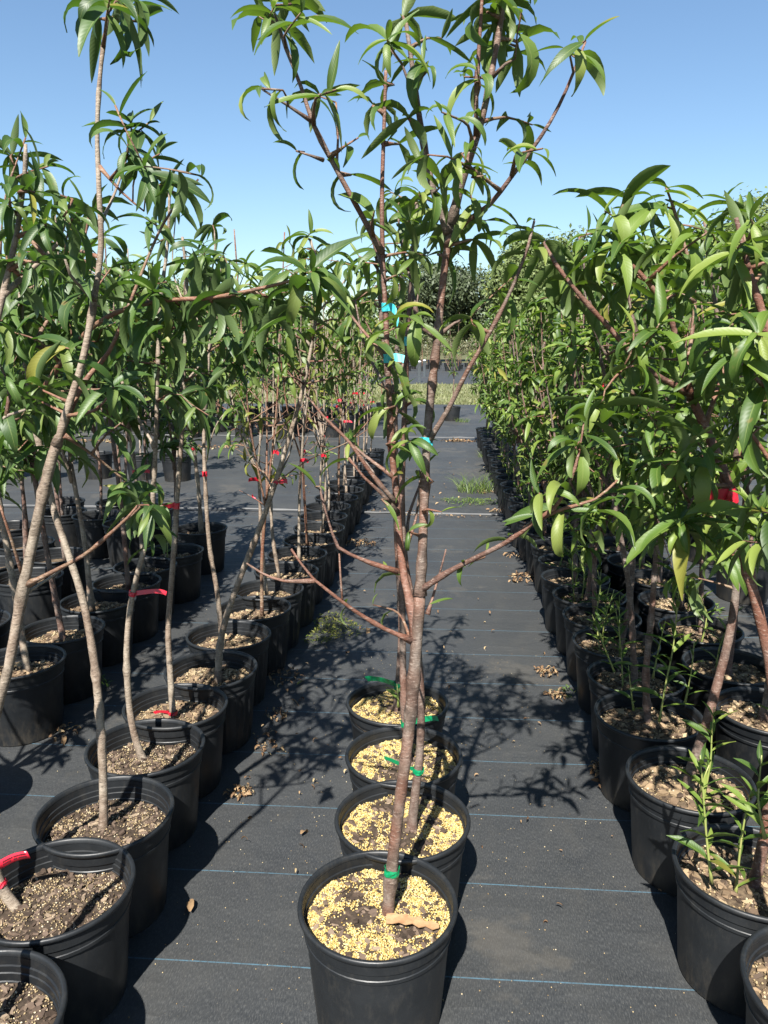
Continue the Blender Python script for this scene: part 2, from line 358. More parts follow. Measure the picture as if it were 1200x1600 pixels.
def joined_leaves(name, Ls, mk):
    VV = []; QQ = []; UU = []; off = 0
    for (mtx, i) in Ls:
        V, Q, UV = LO[i] if i < 100 else NARROW[i - 100]
        VV.append(V @ mtx[:3, :3].T + mtx[:3, 3]); QQ.append(Q + off); UU.append(UV); off += len(V)
    return fast_mesh(name, np.vstack(VV), np.vstack(QQ), M[mk], True, np.vstack(UU))
def leaf_matrix(p, d, up, s):
    d = d / np.linalg.norm(d); x = np.cross(d, up); nx = np.linalg.norm(x)
    if nx < 1e-4: x = np.cross(d, np.array([1.0, 0.1, 0])); nx = np.linalg.norm(x)
    x /= nx; z = np.cross(x, d); m_ = np.eye(4)
    m_[:3, 0] = x * s; m_[:3, 1] = d * s; m_[:3, 2] = z * s; m_[:3, 3] = p; return m_

# ------------------------------------------------------------------ setting
def sheet(name, x0, x1, y0, y1, z, material, nx=1, ny=1, skew=0.0):
    V = []; Fc = []
    for j in range(ny + 1):
        for i in range(nx + 1):
            x = x0 + (x1 - x0) * i / nx; V.append((x, y0 + (y1 - y0) * j / ny + skew * x, z))
    for j in range(ny):
        for i in range(nx): a = j * (nx + 1) + i; Fc.append((a, a + 1, a + nx + 2, a + nx + 1))
    return obj(name, new_mesh(name, V, Fc, material, False), kind='structure')
sheet('ground', -900, 900, -60, 1800, -0.012, M['earth'])
SK = -0.112
sheet('ground_cloth', -16, 14, -4, 6.40, 0.0, M['cloth'])
c2 = sheet('ground_cloth', -16, 14, 6.385, 11.95, 0.004, M['cloth_far'], skew=SK * 0)
sheet('ground_cloth', -16, 14, 11.94, 18.76, 0.008, M['cloth_far'])
sheet('grass_verge', -60, 60, 18.7, 29.2, -0.004, M['lawn'])
sheet('ground_cloth', -60, 40, 29.0, 66, 0.0, M['cloth_far'])
# overlapped, stapled cloth seams running across the bed
for nm, pts in (('cloth_seam', [(-9, 6.46), (-1.92, 6.45), (0.49, 6.38), (9, 6.42)]), ('cloth_seam', [(-9, 11.98), (0.3, 11.93), (9, 11.96)])):
    P, r_ = catmull([(x, y, 0.006) for x, y in pts], [0.008] * len(pts), 0.12)
    P[:, 2] += np.random.uniform(-0.002, 0.003, len(P)); P[:, 1] += np.random.uniform(-0.006, 0.006, len(P))
    V, Fc = tube(P, r_, 6, 0.25, 3); obj(nm, new_mesh(nm, V, Fc, M['seam_grey']), kind='structure')

# ------------------------------------------------------------------ pots
POT_H, POT_R = 0.275, 0.165
def pot_meshes(kind):
    body = [(0.0, 0.006), (0.122, 0.006), (0.128, 0.0), (0.132, 0.004), (0.137, 0.06), (0.142, 0.12), (0.148, 0.195), (0.1490, 0.212), (0.1535, 0.2135), (0.1540, 0.221), (0.1525, 0.2225), (0.1530, 0.237), (0.1575, 0.2385), (0.1585, 0.262),
            (0.1545, 0.262), (0.1535, 0.2465), (0.1505, 0.245), (0.1500, 0.233), (0.1478, 0.2315), (0.1472, 0.2165), (0.1450, 0.215), (0.143, 0.18), (0.139, 0.14)]
    if kind == 'fluted':
        V, Fc = lathe(body, 96, (24, 0.026, 0.03, 0.21))
    else: V, Fc = lathe(body, 48)
    rim = [(0.1545, 0.2635), (0.1605, 0.2625), (0.1645, 0.2645), (0.1660, 0.2690), (0.1650, 0.2735), (0.1625, 0.2752), (0.1585, 0.2750), (0.1555, 0.2725), (0.1545, 0.2635)]
    V2, F2 = lathe(rim, 64)
    a_, b_ = new_mesh('pot', V, Fc, M['pot']), new_mesh('rim', V2, F2, M['pot'])
    a_.set_sharp_from_angle(angle=rad(26)); return a_, b_
POTS = {k: pot_meshes(k) for k in ('smooth', 'fluted')}

SOIL_Z = 0.218
def soil_height(x, y, seed):
    r = math.hypot(x, y)
    return SOIL_Z + 0.012 * mnoise.noise((x * 16 + seed, y * 16, seed)) + 0.005 * mnoise.noise((x * 55, y * 55, seed + 3)) + 0.010 * max(0, 1 - r / 0.08) - 0.006 * (r / 0.14)
def soil_mesh(seed, mk):
    V = [(0, 0, soil_height(0, 0, seed))]; Fc = []; nr, ns = 12, 36; rmax = 0.1462
    for i in range(1, nr + 1):
        for k in range(ns):
            r = rmax * i / nr; a = 2 * math.pi * k / ns; x, y = r * math.cos(a), r * math.sin(a)
            V.append((x, y, soil_height(x, y, seed)))
    for k in range(ns):
        Fc.append((0, 1 + k, 1 + (k + 1) % ns))
        for i in range(nr - 1):
            a = 1 + i * ns; k2 = (k + 1) % ns; Fc.append((a + k, a + ns + k, a + ns + k2, a + k2))
    return new_mesh('soil', V, Fc, M[mk])
OCT = np.array([(1, 0, 0), (-1, 0, 0), (0, 1, 0), (0, -1, 0), (0, 0, 1), (0, 0, -1)], float)
OCTF = np.array([(0, 2, 4), (2, 1, 4), (1, 3, 4), (3, 0, 4), (2, 0, 5), (1, 2, 5), (3, 1, 5), (0, 3, 5)])
def granule_mesh(seed, n, mk, dens, size=(0.0018, 0.0034)):
    rg = random.Random(seed); VV = []; FF = []; off = 0; c = 0; tries = 0
    while c < n and tries < n * 12:
        tries += 1
        r = 0.143 * math.sqrt(rg.random()); a = rg.uniform(0, 6.283); x, y = r * math.cos(a), r * math.sin(a)
        if rg.random() > dens(x, y, r): continue
        s = rg.uniform(*size); sc = np.array([s * rg.uniform(0.8, 1.3), s * rg.uniform(0.8, 1.3), s * rg.uniform(0.6, 1.0)])
        rot = np.array(Matrix.Rotation(rg.uniform(0, 6.28), 3, 'Z') @ Matrix.Rotation(rg.uniform(-0.6, 0.6), 3, 'X'))
        VV.append((OCT * sc) @ rot.T + (x, y, soil_height(x, y, seed) + s * rg.uniform(0.2, 1.3))); FF.append(OCTF + off); off += 6; c += 1
    return fast_mesh('granules', np.vstack(VV), np.vstack(FF), M[mk], False)
def chip_mesh(seed, n, mk, size=(0.004, 0.014), rmax=0.138):
    rg = random.Random(seed + 50); VV = []; FF = []; off = 0
    for _ in range(n):
        r = rmax * math.sqrt(rg.random()); a = rg.uniform(0, 6.283); x, y = r * math.cos(a), r * math.sin(a)
        l = rg.uniform(*size); w = l * rg.uniform(0.3, 0.7); h = l * rg.uniform(0.12, 0.3)
        base = []
        for zz in (-h, h):
            for q in range(5):
                an = q * 1.2566 + rg.uniform(-0.3, 0.3); base.append((l * math.cos(an) * rg.uniform(0.7, 1), w * math.sin(an) * rg.uniform(0.7, 1), zz * rg.uniform(0.6, 1)))
        rot = np.array(Matrix.Rotation(rg.uniform(0, 6.28), 3, 'Z') @ Matrix.Rotation(rg.uniform(-0.5, 0.5), 3, 'X') @ Matrix.Rotation(rg.uniform(-0.5, 0.5), 3, 'Y'))
        VV += [tuple(v) for v in (np.array(base) @ rot.T + (x, y, soil_height(x, y, seed) + h * 0.8))]
        FF += [(off + 4, off + 3, off + 2, off + 1, off), (off + 5, off + 6, off + 7, off + 8, off + 9)] + [(off + q, off + (q + 1) % 5, off + 5 + (q + 1) % 5, off + 5 + q) for q in range(5)]
        off += 10
    return new_mesh('bark_chips', VV, FF, M[mk], False)
def dens_yellow(seed):
    def f(x, y, r):
        n = mnoise.noise((x * 17 + seed * 3.1, y * 17, 1.7)) * 0.9 + mnoise.noise((x * 48, y * 48 + seed, 4.2)) * 0.45
        base = 0.47 + n * 1.6 + (r - 0.07) * 7.5
        return max(0.015, min(1.0, base))
    return f
def dens_even(seed): return lambda x, y, r: max(0.05, min(1, 0.45 + 0.8 * mnoise.noise((x * 20 + seed, y * 20, 0.3))))
SOILS = {}
def soil_set(kind, v):
    if (kind, v) in SOILS: return SOILS[(kind, v)]
    s = v + {'yellow': 1, 'mixed': 21, 'bark': 41, 'plain': 61}[kind]
    if kind == 'yellow': r = (soil_mesh(s, 'soil_dark'), granule_mesh(s, 10500, 'granule_yellow', dens_yellow(s), (0.0013, 0.0025)), chip_mesh(s, 260, 'bark_chip', (0.004, 0.014)))
    elif kind == 'mixed': r = (soil_mesh(s, 'soil_dark'), granule_mesh(s, 1700, 'granule_tan', dens_even(s), (0.0013, 0.0028)), chip_mesh(s, 420, 'bark_chip', (0.003, 0.013)))
    elif kind == 'bark': r = (soil_mesh(s, 'soil_bark'), granule_mesh(s, 900, 'granule_tan', dens_even(s), (0.002, 0.004)), chip_mesh(s, 330, 'bark_chip_light', (0.005, 0.02)))
    else: r = (soil_mesh(s, 'soil_bark'), None, None)
    SOILS[(kind, v)] = r; return r

# ------------------------------------------------------------------ potted trees
LEAF_TOTAL = 0
class Tree:
    def __init__(s, label, xy, pot='smooth', soil='bark', soilv=0, group=None, leafm='leaf_dark', bark='bark_brown', indiv=300, seed=0, name='potted_peach_tree'):
        s.rg = random.Random(seed * 131 + 5); s.xy = xy; s.Y = xy[1]
        s.root = bpy.data.objects.new(name, None); COL.objects.link(s.root); s.root.location = (xy[0], xy[1], 0); s.root.empty_display_size = 0.1
        tag(s.root, label, 'potted tree', group)
        s.o = np.array([xy[0], xy[1], 0.0]); s.samples = []; s.leaves = []; s.leafm = leafm; s.bark = bark; s.indiv = indiv; s.seed = seed
        pb, pr = POTS[pot]; p = obj('pot', pb, s.root); rz = s.rg.uniform(0, 6.28); e_ = s.rg.uniform(-0.018, 0.018); p.scale = (1 + e_, 1 - e_, 1); p.rotation_euler = (s.rg.uniform(-0.012, 0.012), s.rg.uniform(-0.012, 0.012), rz)
        obj('rim', pr, p)
        sm, gm, cm = soil_set(soil, soilv); so = obj('soil', sm, s.root); so.rotation_euler = (0, 0, s.rg.choice((0, 1.3, 2.6, 4.0)) if soil != 'yellow' else 0)
        if soil == 'yellow': so.location.z = 0.022; so.scale = (1.032, 1.032, 1.0)
        elif name == 'potted_peach_tree' and xy[0] > 0.3: so.location.z = 0.012; so.scale = (1.012, 1.012, 1.0)
        if gm: obj('granules', gm, so, kind='stuff')
        if cm: obj('bark_chips', cm, so, kind='stuff')
    def px(s, pts):
        out = []
        for q in pts:
            dy = q[2] if len(q) > 2 else 0.0; out.append(on_y(q[0], q[1], s.Y + dy))
        return np.array(out)
    def stem3(s, P, r0, r1, name='branch', bark=None, sides=8, rough=0.10, flare=False, attach=True):
        P = np.asarray(P, float); n = len(P); Rr = np.linspace(r0, r1, n)
        Q, rr = catmull(P, Rr, 0.022 if s.Y < 3 else 0.06)
        if flare:
            d = np.linalg.norm(Q - Q[0], axis=1); rr = rr * (1 + 0.28 * np.exp(-d / 0.035))
        elif r0 > 0.0022:
            d = np.linalg.norm(Q - Q[0], axis=1); rr = rr * (1 + 0.5 * np.exp(-d / 0.014))
        V, Fc = tube(Q - s.o, rr, sides, rough, s.seed + len(s.samples))
        o = obj(name, new_mesh(name, V, Fc, M[bark or s.bark]), s.root)
        if attach: s.samples.append((Q, rr))
        return Q
    def stem(s, pts, r0, r1, **k): return s.stem3(s.px(pts), r0, r1, **k)
    def trunk(s, pts, r0, r1, **k):
        P = s.px(pts); P[0][2] = SOIL_Z - 0.02
        # the foot stands in the soil
        dx = P[0][:2] - np.array(s.xy); dd = np.linalg.norm(dx)
        if dd > 0.08: P[0][:2] = np.array(s.xy) + dx * 0.08 / dd
        return s.stem3(P, r0, r1, name='trunk', flare=True, sides=12, rough=0.09, **k)
    def near(s, p):
        best = None; bd = 1e9
        for Q, rr in s.samples:
            d = np.linalg.norm(Q - p, axis=1) + np.maximum(0, Q[:, 2] - p[2] + 0.01) * 1.6
            i = int(np.argmin(d))
            if d[i] < bd: bd = d[i]; best = (Q[i], rr[i])
        return best
    def leaf(s, p, d, up, ln, var=None):
        s.leaves.append((leaf_matrix(p, d, up, ln), s.rg.randrange(16) if var is None else var))
    def whorl(s, A, B, n, sc=1.0, droop=0.35):
        """n leaves round the last part of the twig A-B"""
        rg = s.rg; ax = B - A; L = np.linalg.norm(ax) + 1e-9; ax = ax / L; ax = ax * 0.6 + np.array([0, 0, 0.4]); ax /= np.linalg.norm(ax)
        u = np.cross(ax, [0.3, 0.9, 0.1]); u /= np.linalg.norm(u); v = np.cross(ax, u); a0 = rg.uniform(0, 6.28)
        span = min(L * 0.95, 0.028 * n + 0.01)
        if s.Y < 3.2 and n > 3: n += 1; sc = sc * 0.89
        for i in range(n):
            f = i / max(1, n - 1); an = a0 + i * 2.4 + rg.uniform(-0.4, 0.4)
            p = B + (A - B) / L * span * (1 - f) ** 1.1
            ra = u * math.cos(an) + v * math.sin(an)
            op = rad(rg.uniform(45, 105) - 40 * f ** 2)
            d = ax * math.cos(op) + ra * math.sin(op) + np.array([0, 0, -droop * rg.uniform(0.3, 2.0) * (1 - 0.6 * f)])
            up = ax + np.array([0, 0, 0.9]) + np.array([rg.uniform(-.4, .4), rg.uniform(-.4, .4), 0])
            ln = sc * rg.choice((0.8, 1, 1, 1.1)) * rg.uniform(0.085, 0.150) * (1.0 - 0.42 * f ** 3)
            var = rg.randrange(16) if f < 0.8 else rg.choice((0, 1, 2, 8, 9, 10))
            s.leaf(p, d, up, ln, var)
    def twig_to(s, B, n, sc=1.0, droop=0.35, r=0.0024):
        A, ra = s.near(B); rg = s.rg
        dist = np.linalg.norm(B - A)
        if dist > 0.015:
            mid = (A + B) / 2 + np.array([rg.uniform(-.02, .02), rg.uniform(-.02, .02), dist * rg.uniform(-0.02, 0.14)])
            r0 = min(r + dist * 0.006, ra * 0.85)
            Q = s.stem3([A, mid, B], r0, 0.0013, name='twig', bark='bark_twig', sides=5, rough=0.12, attach=dist > 0.12)
            A2 = mid
        else: A2 = A + np.array([0, 0, -0.06])
        s.whorl(A2, B, n, sc, droop)
    def cl(s, x, y, n=7, sc=1.0, dy=None, droop=0.5):
        if dy is None: dy = s.rg.uniform(-0.16, 0.16)
        s.twig_to(on_y(x, y, s.Y + dy), n, sc, droop)
    def fill(s, x0, y0, x1, y1, n, leaves=(6, 10), sc=1.0, dys=0.22, droop=0.4, poly=None):
        k = 0
        for i in range(n * 4):
            if k >= n: break
            x = s.rg.uniform(x0, x1); y = s.rg.uniform(y0, y1)
            if poly and not poly(x, y): continue
            s.cl(x, y, s.rg.randint(*leaves), sc, s.rg.uniform(-dys, dys), droop); k += 1
    def bare(s, p, length, d):
        """a leafless side twig"""
        rg = s.rg; d = d / np.linalg.norm(d)
        q1 = p + d * length * 0.5 + np.array([rg.uniform(-.01, .01), rg.uniform(-.01, .01), 0.01]); q2 = p + d * length + np.array([rg.uniform(-.02, .02), rg.uniform(-.02, .02), length * 0.1])
        s.stem3([p, q1, q2], 0.0026, 0.0011, name='twig', bark='bark_twig', sides=5, rough=0.12); return q2
    def ribbon(s, x, y, col, stem_i=0, tail=0.06, ang=None, dz=0, w=0.019, P=None):
        p = on_y(x, y, s.Y) if P is None else P; bestd = 1e9
        for Q, rr in (s.samples[stem_i:stem_i + 1] if stem_i else s.samples):
            d = np.linalg.norm(Q - p, axis=1); i = int(np.argmin(d))
            if d[i] < bestd: bestd = d[i]; c = Q[i]; r = rr[i]; ax = Q[min(i + 1, len(Q) - 1)] - Q[max(i - 1, 0)]
        ax = ax / np.linalg.norm(ax); r = r * 1.13 + 0.0009
        ns = 14; u = np.cross(ax, [0, 1, 0.1]); u /= np.linalg.norm(u); v = np.cross(ax, u); V = []; Fc = []
        for k in range(ns):
            a = 2 * math.pi * k / ns
            for h in (-0.5, -0.17, 0.17, 0.5): V.append(c + ax * (h * w) + (u * math.cos(a) + v * math.sin(a)) * r * (1 + s.rg.uniform(-.04, .2)) - s.o)
        for k in range(ns):
            for h in range(3): Fc.append((k * 4 + h, ((k + 1) % ns) * 4 + h, ((k + 1) % ns) * 4 + h + 1, k * 4 + h + 1))
        rb = obj('ribbon', new_mesh('ribbon', V, Fc, M[col], False), s.root)
        md = rb.modifiers.new('thick', 'SOLIDIFY'); md.thickness = 0.0005
        if tail:
            a = ang if ang is not None else s.rg.uniform(0, 6.28); d = np.array([math.cos(a), math.sin(a), 0.12]); V = []; Fc = []; p = c - s.o + d * r; n = 8
            wv = np.array([-math.sin(a) * 0.25, math.cos(a) * 0.25, 0.95])
            for i in range(n + 1):
                t = i / n
                for h in (-0.5, 0.5): V.append(p + wv * h * w * (1 - 0.1 * t) + np.array([0, 0, 0]))
                d = d + np.array([s.rg.uniform(-.14, .14), s.rg.uniform(-.14, .14), dz - 0.16 * t]); d /= np.linalg.norm(d); p = p + d * tail / n
                wv = wv + d * s.rg.uniform(-.25, .25); wv /= np.linalg.norm(wv)
            for i in range(n): Fc.append((2 * i, 2 * i + 1, 2 * i + 3, 2 * i + 2))
            tl = obj('ribbon_tail', new_mesh('ribbon_tail', V, Fc, M[col], False), rb)
            md = tl.modifiers.new('thick', 'SOLIDIFY'); md.thickness = 0.0004
    def sucker(s, pts, n, ln=0.075, px=True):
        P = s.px(pts) if px else np.asarray(pts, float)
        if P[0][2] < SOIL_Z + 0.05: P[0][2] = SOIL_Z - 0.003; P[0][:2] = np.array(s.xy) + np.clip(P[0][:2] - np.array(s.xy), -0.09, 0.09)
        Q = s.stem3(P, 0.0032, 0.0012, name='sucker_shoot', bark='green_stem', sides=6, rough=0.05, attach=False)
        rg = s.rg
        for i in range(n):
            f = 0.12 + 0.88 * (i + 0.5) / n; p = Q[min(len(Q) - 1, int(f * (len(Q) - 1)))]; an = i * 2.4 + rg.uniform(-.3, .3)
            el = 0.35 + 0.75 * f; d = np.array([math.cos(an), math.sin(an), el + rg.uniform(-.2, .2)])
            s.leaves.append((leaf_matrix(p, d, np.array([0, 0, 1.0]) - d * 0.2, ln * rg.uniform(0.7, 1.25) * (1 - 0.35 * f)), rg.choice((101, 102, 0, 1, 8, 9))))
    def finish(s):
        global LEAF_TOTAL
        ls = s.leaves
        ls.sort(key=lambda q: np.linalg.norm(q[0][:3, 3] - EYE))
        seen, far = ls[:s.indiv], ls[s.indiv:]
        for mtx, i in seen:
            o = bpy.data.objects.new('leaf', leaf_mesh(i, s.leafm)); COL.objects.link(o); o.parent = s.root
            mm = mtx.copy(); mm[:3, 3] -= s.o; o.matrix_basis = Matrix(mm.tolist())
        LEAF_TOTAL += len(seen)
        if far:
            loc = []
            for mtx, i in far:
                mm = mtx.copy(); mm[:3, 3] -= s.o; loc.append((mm, i))
            obj('foliage', joined_leaves('foliage', loc, s.leafm), s.root, kind='stuff')

# ================================================================== middle row (four pots)
C1 = Tree('frontmost potted peach tree of the middle row, forked reddish trunk, wood chip on soil', (-0.113, 1.383), soil='yellow', soilv=0,
          group='potted trees in the middle row', leafm='leaf_mid', bark='bark_centre', seed=1)
t = C1
t.trunk([(604, 1440), (608, 1400), (612, 1360), (620, 1290), (629, 1220), (638, 1150), (645, 1080), (650, 1010), (655, 950), (656, 925)], 0.0126, 0.0104)
t.stem([(656, 930), (660, 860, 0.01), (662, 800, 0.02), (665, 740, 0.02), (667, 690, 0.02), (673, 620, 0.03), (682, 540, 0.03), (690, 460, 0.03), (697, 400, 0.03), (705, 345, 0.03)], 0.0088, 0.0062)
t.stem([(650, 1000), (643, 950, 0.02), (632, 905, 0.04), (625, 850, 0.05), (620, 780, 0.06), (612, 700, 0.06), (607, 600, 0.06), (603, 500, 0.06), (598, 400, 0.06), (597, 300, 0.06), (600, 200, 0.06), (603, 110, 0.06)], 0.0086, 0.0028, bark='bark_red')
t.stem([(642, 1000), (600, 982, -0.02), (555, 955, -0.05), (515, 925, -0.07), (490, 905, -0.08), (470, 880, -0.08), (455, 858, -0.09)], 0.0046, 0.0016, bark='bark_red')
t.stem([(492, 907, -0.08), (445, 908, -0.06), (410, 896, -0.05), (385, 880, -0.05)], 0.0032, 0.0016)
t.stem([(535, 940, -0.06), (532, 900, -0.06), (530, 865, -0.06)], 0.0022, 0.0014)
t.stem([(622, 893, 0.04), (580, 880, 0.02), (545, 865, 0.0), (528, 855, 0.0), (512, 810, 0.0), (500, 765, 0.0)], 0.0042, 0.0016, bark='bark_red')
t.stem([(658, 922), (690, 900, -0.02), (730, 878, -0.04), (790, 848, -0.08), (835, 815, -0.1), (865, 795, -0.12), (890, 755, -0.12), (905, 705, -0.12), (912, 660, -0.12)], 0.0056, 0.0014, bark='bark_red')
t.stem([(838, 813, -0.1), (880, 795, -0.12), (930, 780, -0.13), (965, 750, -0.13)], 0.0036, 0.0018, bark='bark_twig')
t.stem([(668, 692, 0.02), (700, 640, 0.0), (730, 580, -0.02), (765, 520, -0.03), (800, 450, -0.03), (825, 385, -0.04), (835, 345, -0.04)], 0.0050, 0.0020)
t.stem([(618, 785, 0.05), (580, 740, 0.03), (545, 690, 0.02), (505, 650, 0.02), (478, 615, 0.02)], 0.0045, 0.0018)
t.stem([(615, 745, 0.06), (570, 712, 0.08), (525, 672, 0.1), (495, 655, 0.1)], 0.0038, 0.0016)
t.stem([(621, 800, 0.05), (595, 770, 0.03), (568, 745, 0.02), (545, 715, 0.02)], 0.0040, 0.0018)
t.stem([(637, 850, 0.04), (650, 810, 0.07), (655, 770, 0.08), (662, 735, 0.08)], 0.0030, 0.0014)
t.stem([(668, 960), (680, 920, 0.02), (690, 885, 0.02), (697, 858, 0.02)], 0.0026, 0.0014, bark='bark_red')
t.stem([(597, 395, 0.06), (570, 345, 0.04), (545, 300, 0.03), (515, 245, 0.02), (490, 195, 0.0), (470, 135, 0.0), (447, 75, 0.0), (435, 40, 0.0), (425, 8, 0.0)], 0.0052, 0.0022)
t.stem([(600, 425, 0.06), (585, 380, 0.09), (560, 330, 0.11), (530, 270, 0.12)], 0.0042, 0.0022)
t.stem([(488, 190), (450, 165, -0.03), (410, 140, -0.05)], 0.0030, 0.0015)
t.stem([(525, 265, 0.1), (528, 220, 0.1), (525, 160, 0.1)], 0.0028, 0.0013, bark='bark_twig')
t.stem([(505, 250, 0.02), (485, 243, 0.0), (463, 236, 0.0)], 0.0026, 0.0015)
t.stem([(701, 365, 0.03), (675, 290, 0.02), (658, 200, 0.02), (648, 130, 0.02), (640, 75, 0.02), (635, 40, 0.02)], 0.0068, 0.0026)
t.stem([(705, 350, 0.03), (720, 290, 0.02), (738, 235, 0.0), (752, 190, 0.0), (765, 130, 0.0), (778, 60, 0.0), (788, 0, 0.0), (795, -50, 0.0)], 0.0074, 0.0030)
t.stem([(745, 215), (744, 150, -0.03), (748, 80, -0.03), (752, 20, -0.03), (755, -40, -0.03)], 0.0040, 0.0022, bark='bark_red')
t.stem([(698, 385, 0.03), (730, 345, 0.0), (765, 320, -0.02), (800, 275, -0.04), (830, 235, -0.05), (860, 190, -0.06), (885, 140, -0.06), (905, 90, -0.06), (915, 65, -0.06)], 0.0048, 0.0018, bark='bark_red')
t.stem([(650, 165, 0.02), (628, 100, 0.0), (605, 70, 0.0)], 0.0026, 0.0014); t.stem([(765, 125), (790, 100, -0.02), (805, 92, -0.02)], 0.003, 0.0015)
t.stem([(684, 530, 0.03), (655, 510, 0.0), (640, 495, 0.0)], 0.0034, 0.0016); t.stem([(684, 525, 0.03), (710, 505, 0.05), (735, 495, 0.05)], 0.0034, 0.0016)
t.stem([(604, 560, 0.06), (570, 520, 0.1), (540, 480, 0.12), (525, 440, 0.12)], 0.0036, 0.0016)
for a in [(428, 12, 8, .9), (450, 5, 5, .9), (405, 138, 4, .9), (525, 140, 5, .8), (500, 150, 5, .8), (463, 236, 2, .6), (530, 268, 3, .8), (605, 62, 9, .85), (632, 30, 8, .9), (660, 95, 6, .85), (598, 130, 5, .8), (585, 165, 4, .75), (640, 185, 6, .95),
          (625, 225, 3, .8), (690, 175, 5, .8), (700, 245, 7, .85), (690, 290, 4, .8), (655, 300, 4, .7), (770, 40, 8, .95), (792, 10, 8, .95), (745, 105, 4, .85), (806, 92, 6, .9), (725, 120, 3, .8), (915, 63, 5, .95), (832, 195, 4, .8),
          (848, 232, 4, .85), (815, 260, 3, .7), (755, 275, 4, .75), (735, 305, 5, .8), (722, 345, 7, .9), (700, 395, 5, .9), (745, 375, 6, .95), (668, 400, 5, .85), (690, 330, 4, .8), (640, 495, 5, .85), (735, 495, 5, .85), (630, 610, 4, .85),
          (640, 690, 4, .8), (600, 520, 3, .75), (842, 770, 4, .85), (838, 805, 3, .8), (880, 800, 3, .9), (914, 650, 7, .9), (905, 690, 4, .85), (890, 745, 3, .8), (966, 745, 6, .9), (935, 772, 4, .85), (722, 880, 2, .6), (605, 890, 2, .6), (583, 945, 2, .55), (668, 770, 2, .6), (607, 790, 1, .5), (690, 800, 2, .5), (835, 345, 6, .9),
          (805, 430, 5, .85), (525, 440, 5, .75), (560, 215, 2, .6), (655, 250, 4, .7), (745, 230, 3, .7), (780, 60, 5, .85), (625, 640, 3, .9), (655, 735, 3, .6)]:
    C1.cl(a[0], a[1], a[2] - 1 if a[2] > 5 else a[2], a[3] * 0.9, dy=-0.12 if a[0] > 820 and a[1] > 600 else None)
for a in [(436, 45, 4, .95), (410, 20, 4, .95), (470, 20, 4, .95), (785, -5, 5, 1.0), (815, 20, 3, .95), (735, 20, 3, .95), (690, 60, 3, .9), (880, 75, 2, .95), (690, 365, 5, .95), (760, 345, 4, .9)]: C1.cl(a[0], a[1], a[2], a[3] * 0.88)
for a in [(668, 745, 2, .55), (618, 690, 3, .65), (630, 740, 2, .6), (600, 640, 3, .7), (615, 560, 3, .65), (590, 600, 2, .6), (710, 890, 2, .5), (760, 860, 2, .5), (800, 835, 3, .6), (860, 790, 3, .7), (540, 945, 2, .45), (640, 830, 2, .55), (500, 760, 2, .5), (545, 715, 2, .5), (620, 430, 4, .7), (585, 330, 3, .7)]: C1.cl(*a, dy=R.uniform(-.05, .08))
t.ribbon(667, 684, 'ribbon_blue', 1, tail=0.03, ang=rad(215), dz=-0.05, w=0.016); t.ribbon(604, 479, 'ribbon_blue', 2, tail=0.045, ang=rad(-20), dz=-0.3, w=0.015); t.ribbon(606, 560, 'ribbon_blue', 2, tail=0.025, ang=rad(0), w=0.016); t.ribbon(609, 1362, 'ribbon_green', tail=0, w=0.016)
# thin orange wood chip lying on the soil beside the trunk
V = []; nn = 9
for i in range(nn):
    f = i / (nn - 1)
    for z in (0.0, 0.0022):
        for sgn in (-1, 1): V.append((0.018 + 0.108 * f, -0.028 + sgn * (0.013 + 0.005 * math.sin(i * 2.9)) * (1 - 0.45 * f * f) - 0.008 * f, SOIL_Z + 0.036 + z + 0.004 * math.sin(f * 5)))
Fc = []
for i in range(nn - 1):
    a = i * 4; c = a + 4; Fc += [(a + 2, a + 3, c + 3, c + 2), (a, c, c + 1, a + 1), (a, a + 2, c + 2, c), (a + 1, c + 1, c + 3, a + 3)]
Fc += [(0, 1, 3, 2), (a + 4, a + 6, a + 7, a + 5)]
obj('wood_chip', new_mesh('wood_chip', V, Fc, M['wood_chip'], False), C1.root)
C1.finish()
C2 = Tree('second potted peach tree of the middle row, green ribbon low on its trunk', (-0.076, 1.678), soil='yellow', soilv=1, group='potted trees in the middle row', leafm='leaf_mid', seed=2)
t = C2
t.trunk([(641, 1290), (650, 1230), (655, 1190), (658, 1120), (655, 1040), (645, 950), (632, 870), (628, 780), (630, 700), (634, 600), (638, 500), (645, 400), (652, 320)], 0.0112, 0.0036)
t.stem([(632, 870), (640, 800, 0.03), (655, 760, 0.06), (662, 700, 0.08)], 0.004, 0.002); t.stem([(640, 660), (600, 600, 0.05), (570, 540, 0.08), (555, 470, 0.1)], 0.0045, 0.002)
t.stem([(652, 500), (640, 430, 0.04), (625, 370, 0.06), (622, 320, 0.06)], 0.004, 0.0018)
for a in [(662, 310, 6, .9), (640, 345, 5, .8), (622, 320, 5, .8), (640, 400, 4, .8), (555, 470, 5, .9), (580, 520, 4, .8), (620, 480, 3, .8), (660, 690, 3, .7), (600, 440, 4, .8), (640, 620, 3, .8), (610, 300, 4, .8), (570, 410, 4, .8)]: t.cl(*a)
t.ribbon(654, 1198, 'ribbon_green', tail=0.075, ang=rad(170), dz=0.08, w=0.013); t.ribbon(650, 540, 'ribbon_blue', tail=0.03)
t.finish()
C3 = Tree('third potted peach tree of the middle row, green ribbon tail over the rim', (-0.088, 1.974), soil='yellow', soilv=2, group='potted trees in the middle row', leafm='leaf_mid', seed=3)
t = C3
t.trunk([(640, 1180), (634, 1130), (630, 1060), (629, 980), (627, 900), (622, 800), (616, 700), (606, 600), (596, 500), (590, 420), (580, 350)], 0.011, 0.0032)
t.stem([(622, 800), (585, 740, 0.04), (545, 690, 0.06)], 0.0042, 0.0018); t.stem([(608, 620), (640, 540, 0.05), (655, 450, 0.06)], 0.0042, 0.002)
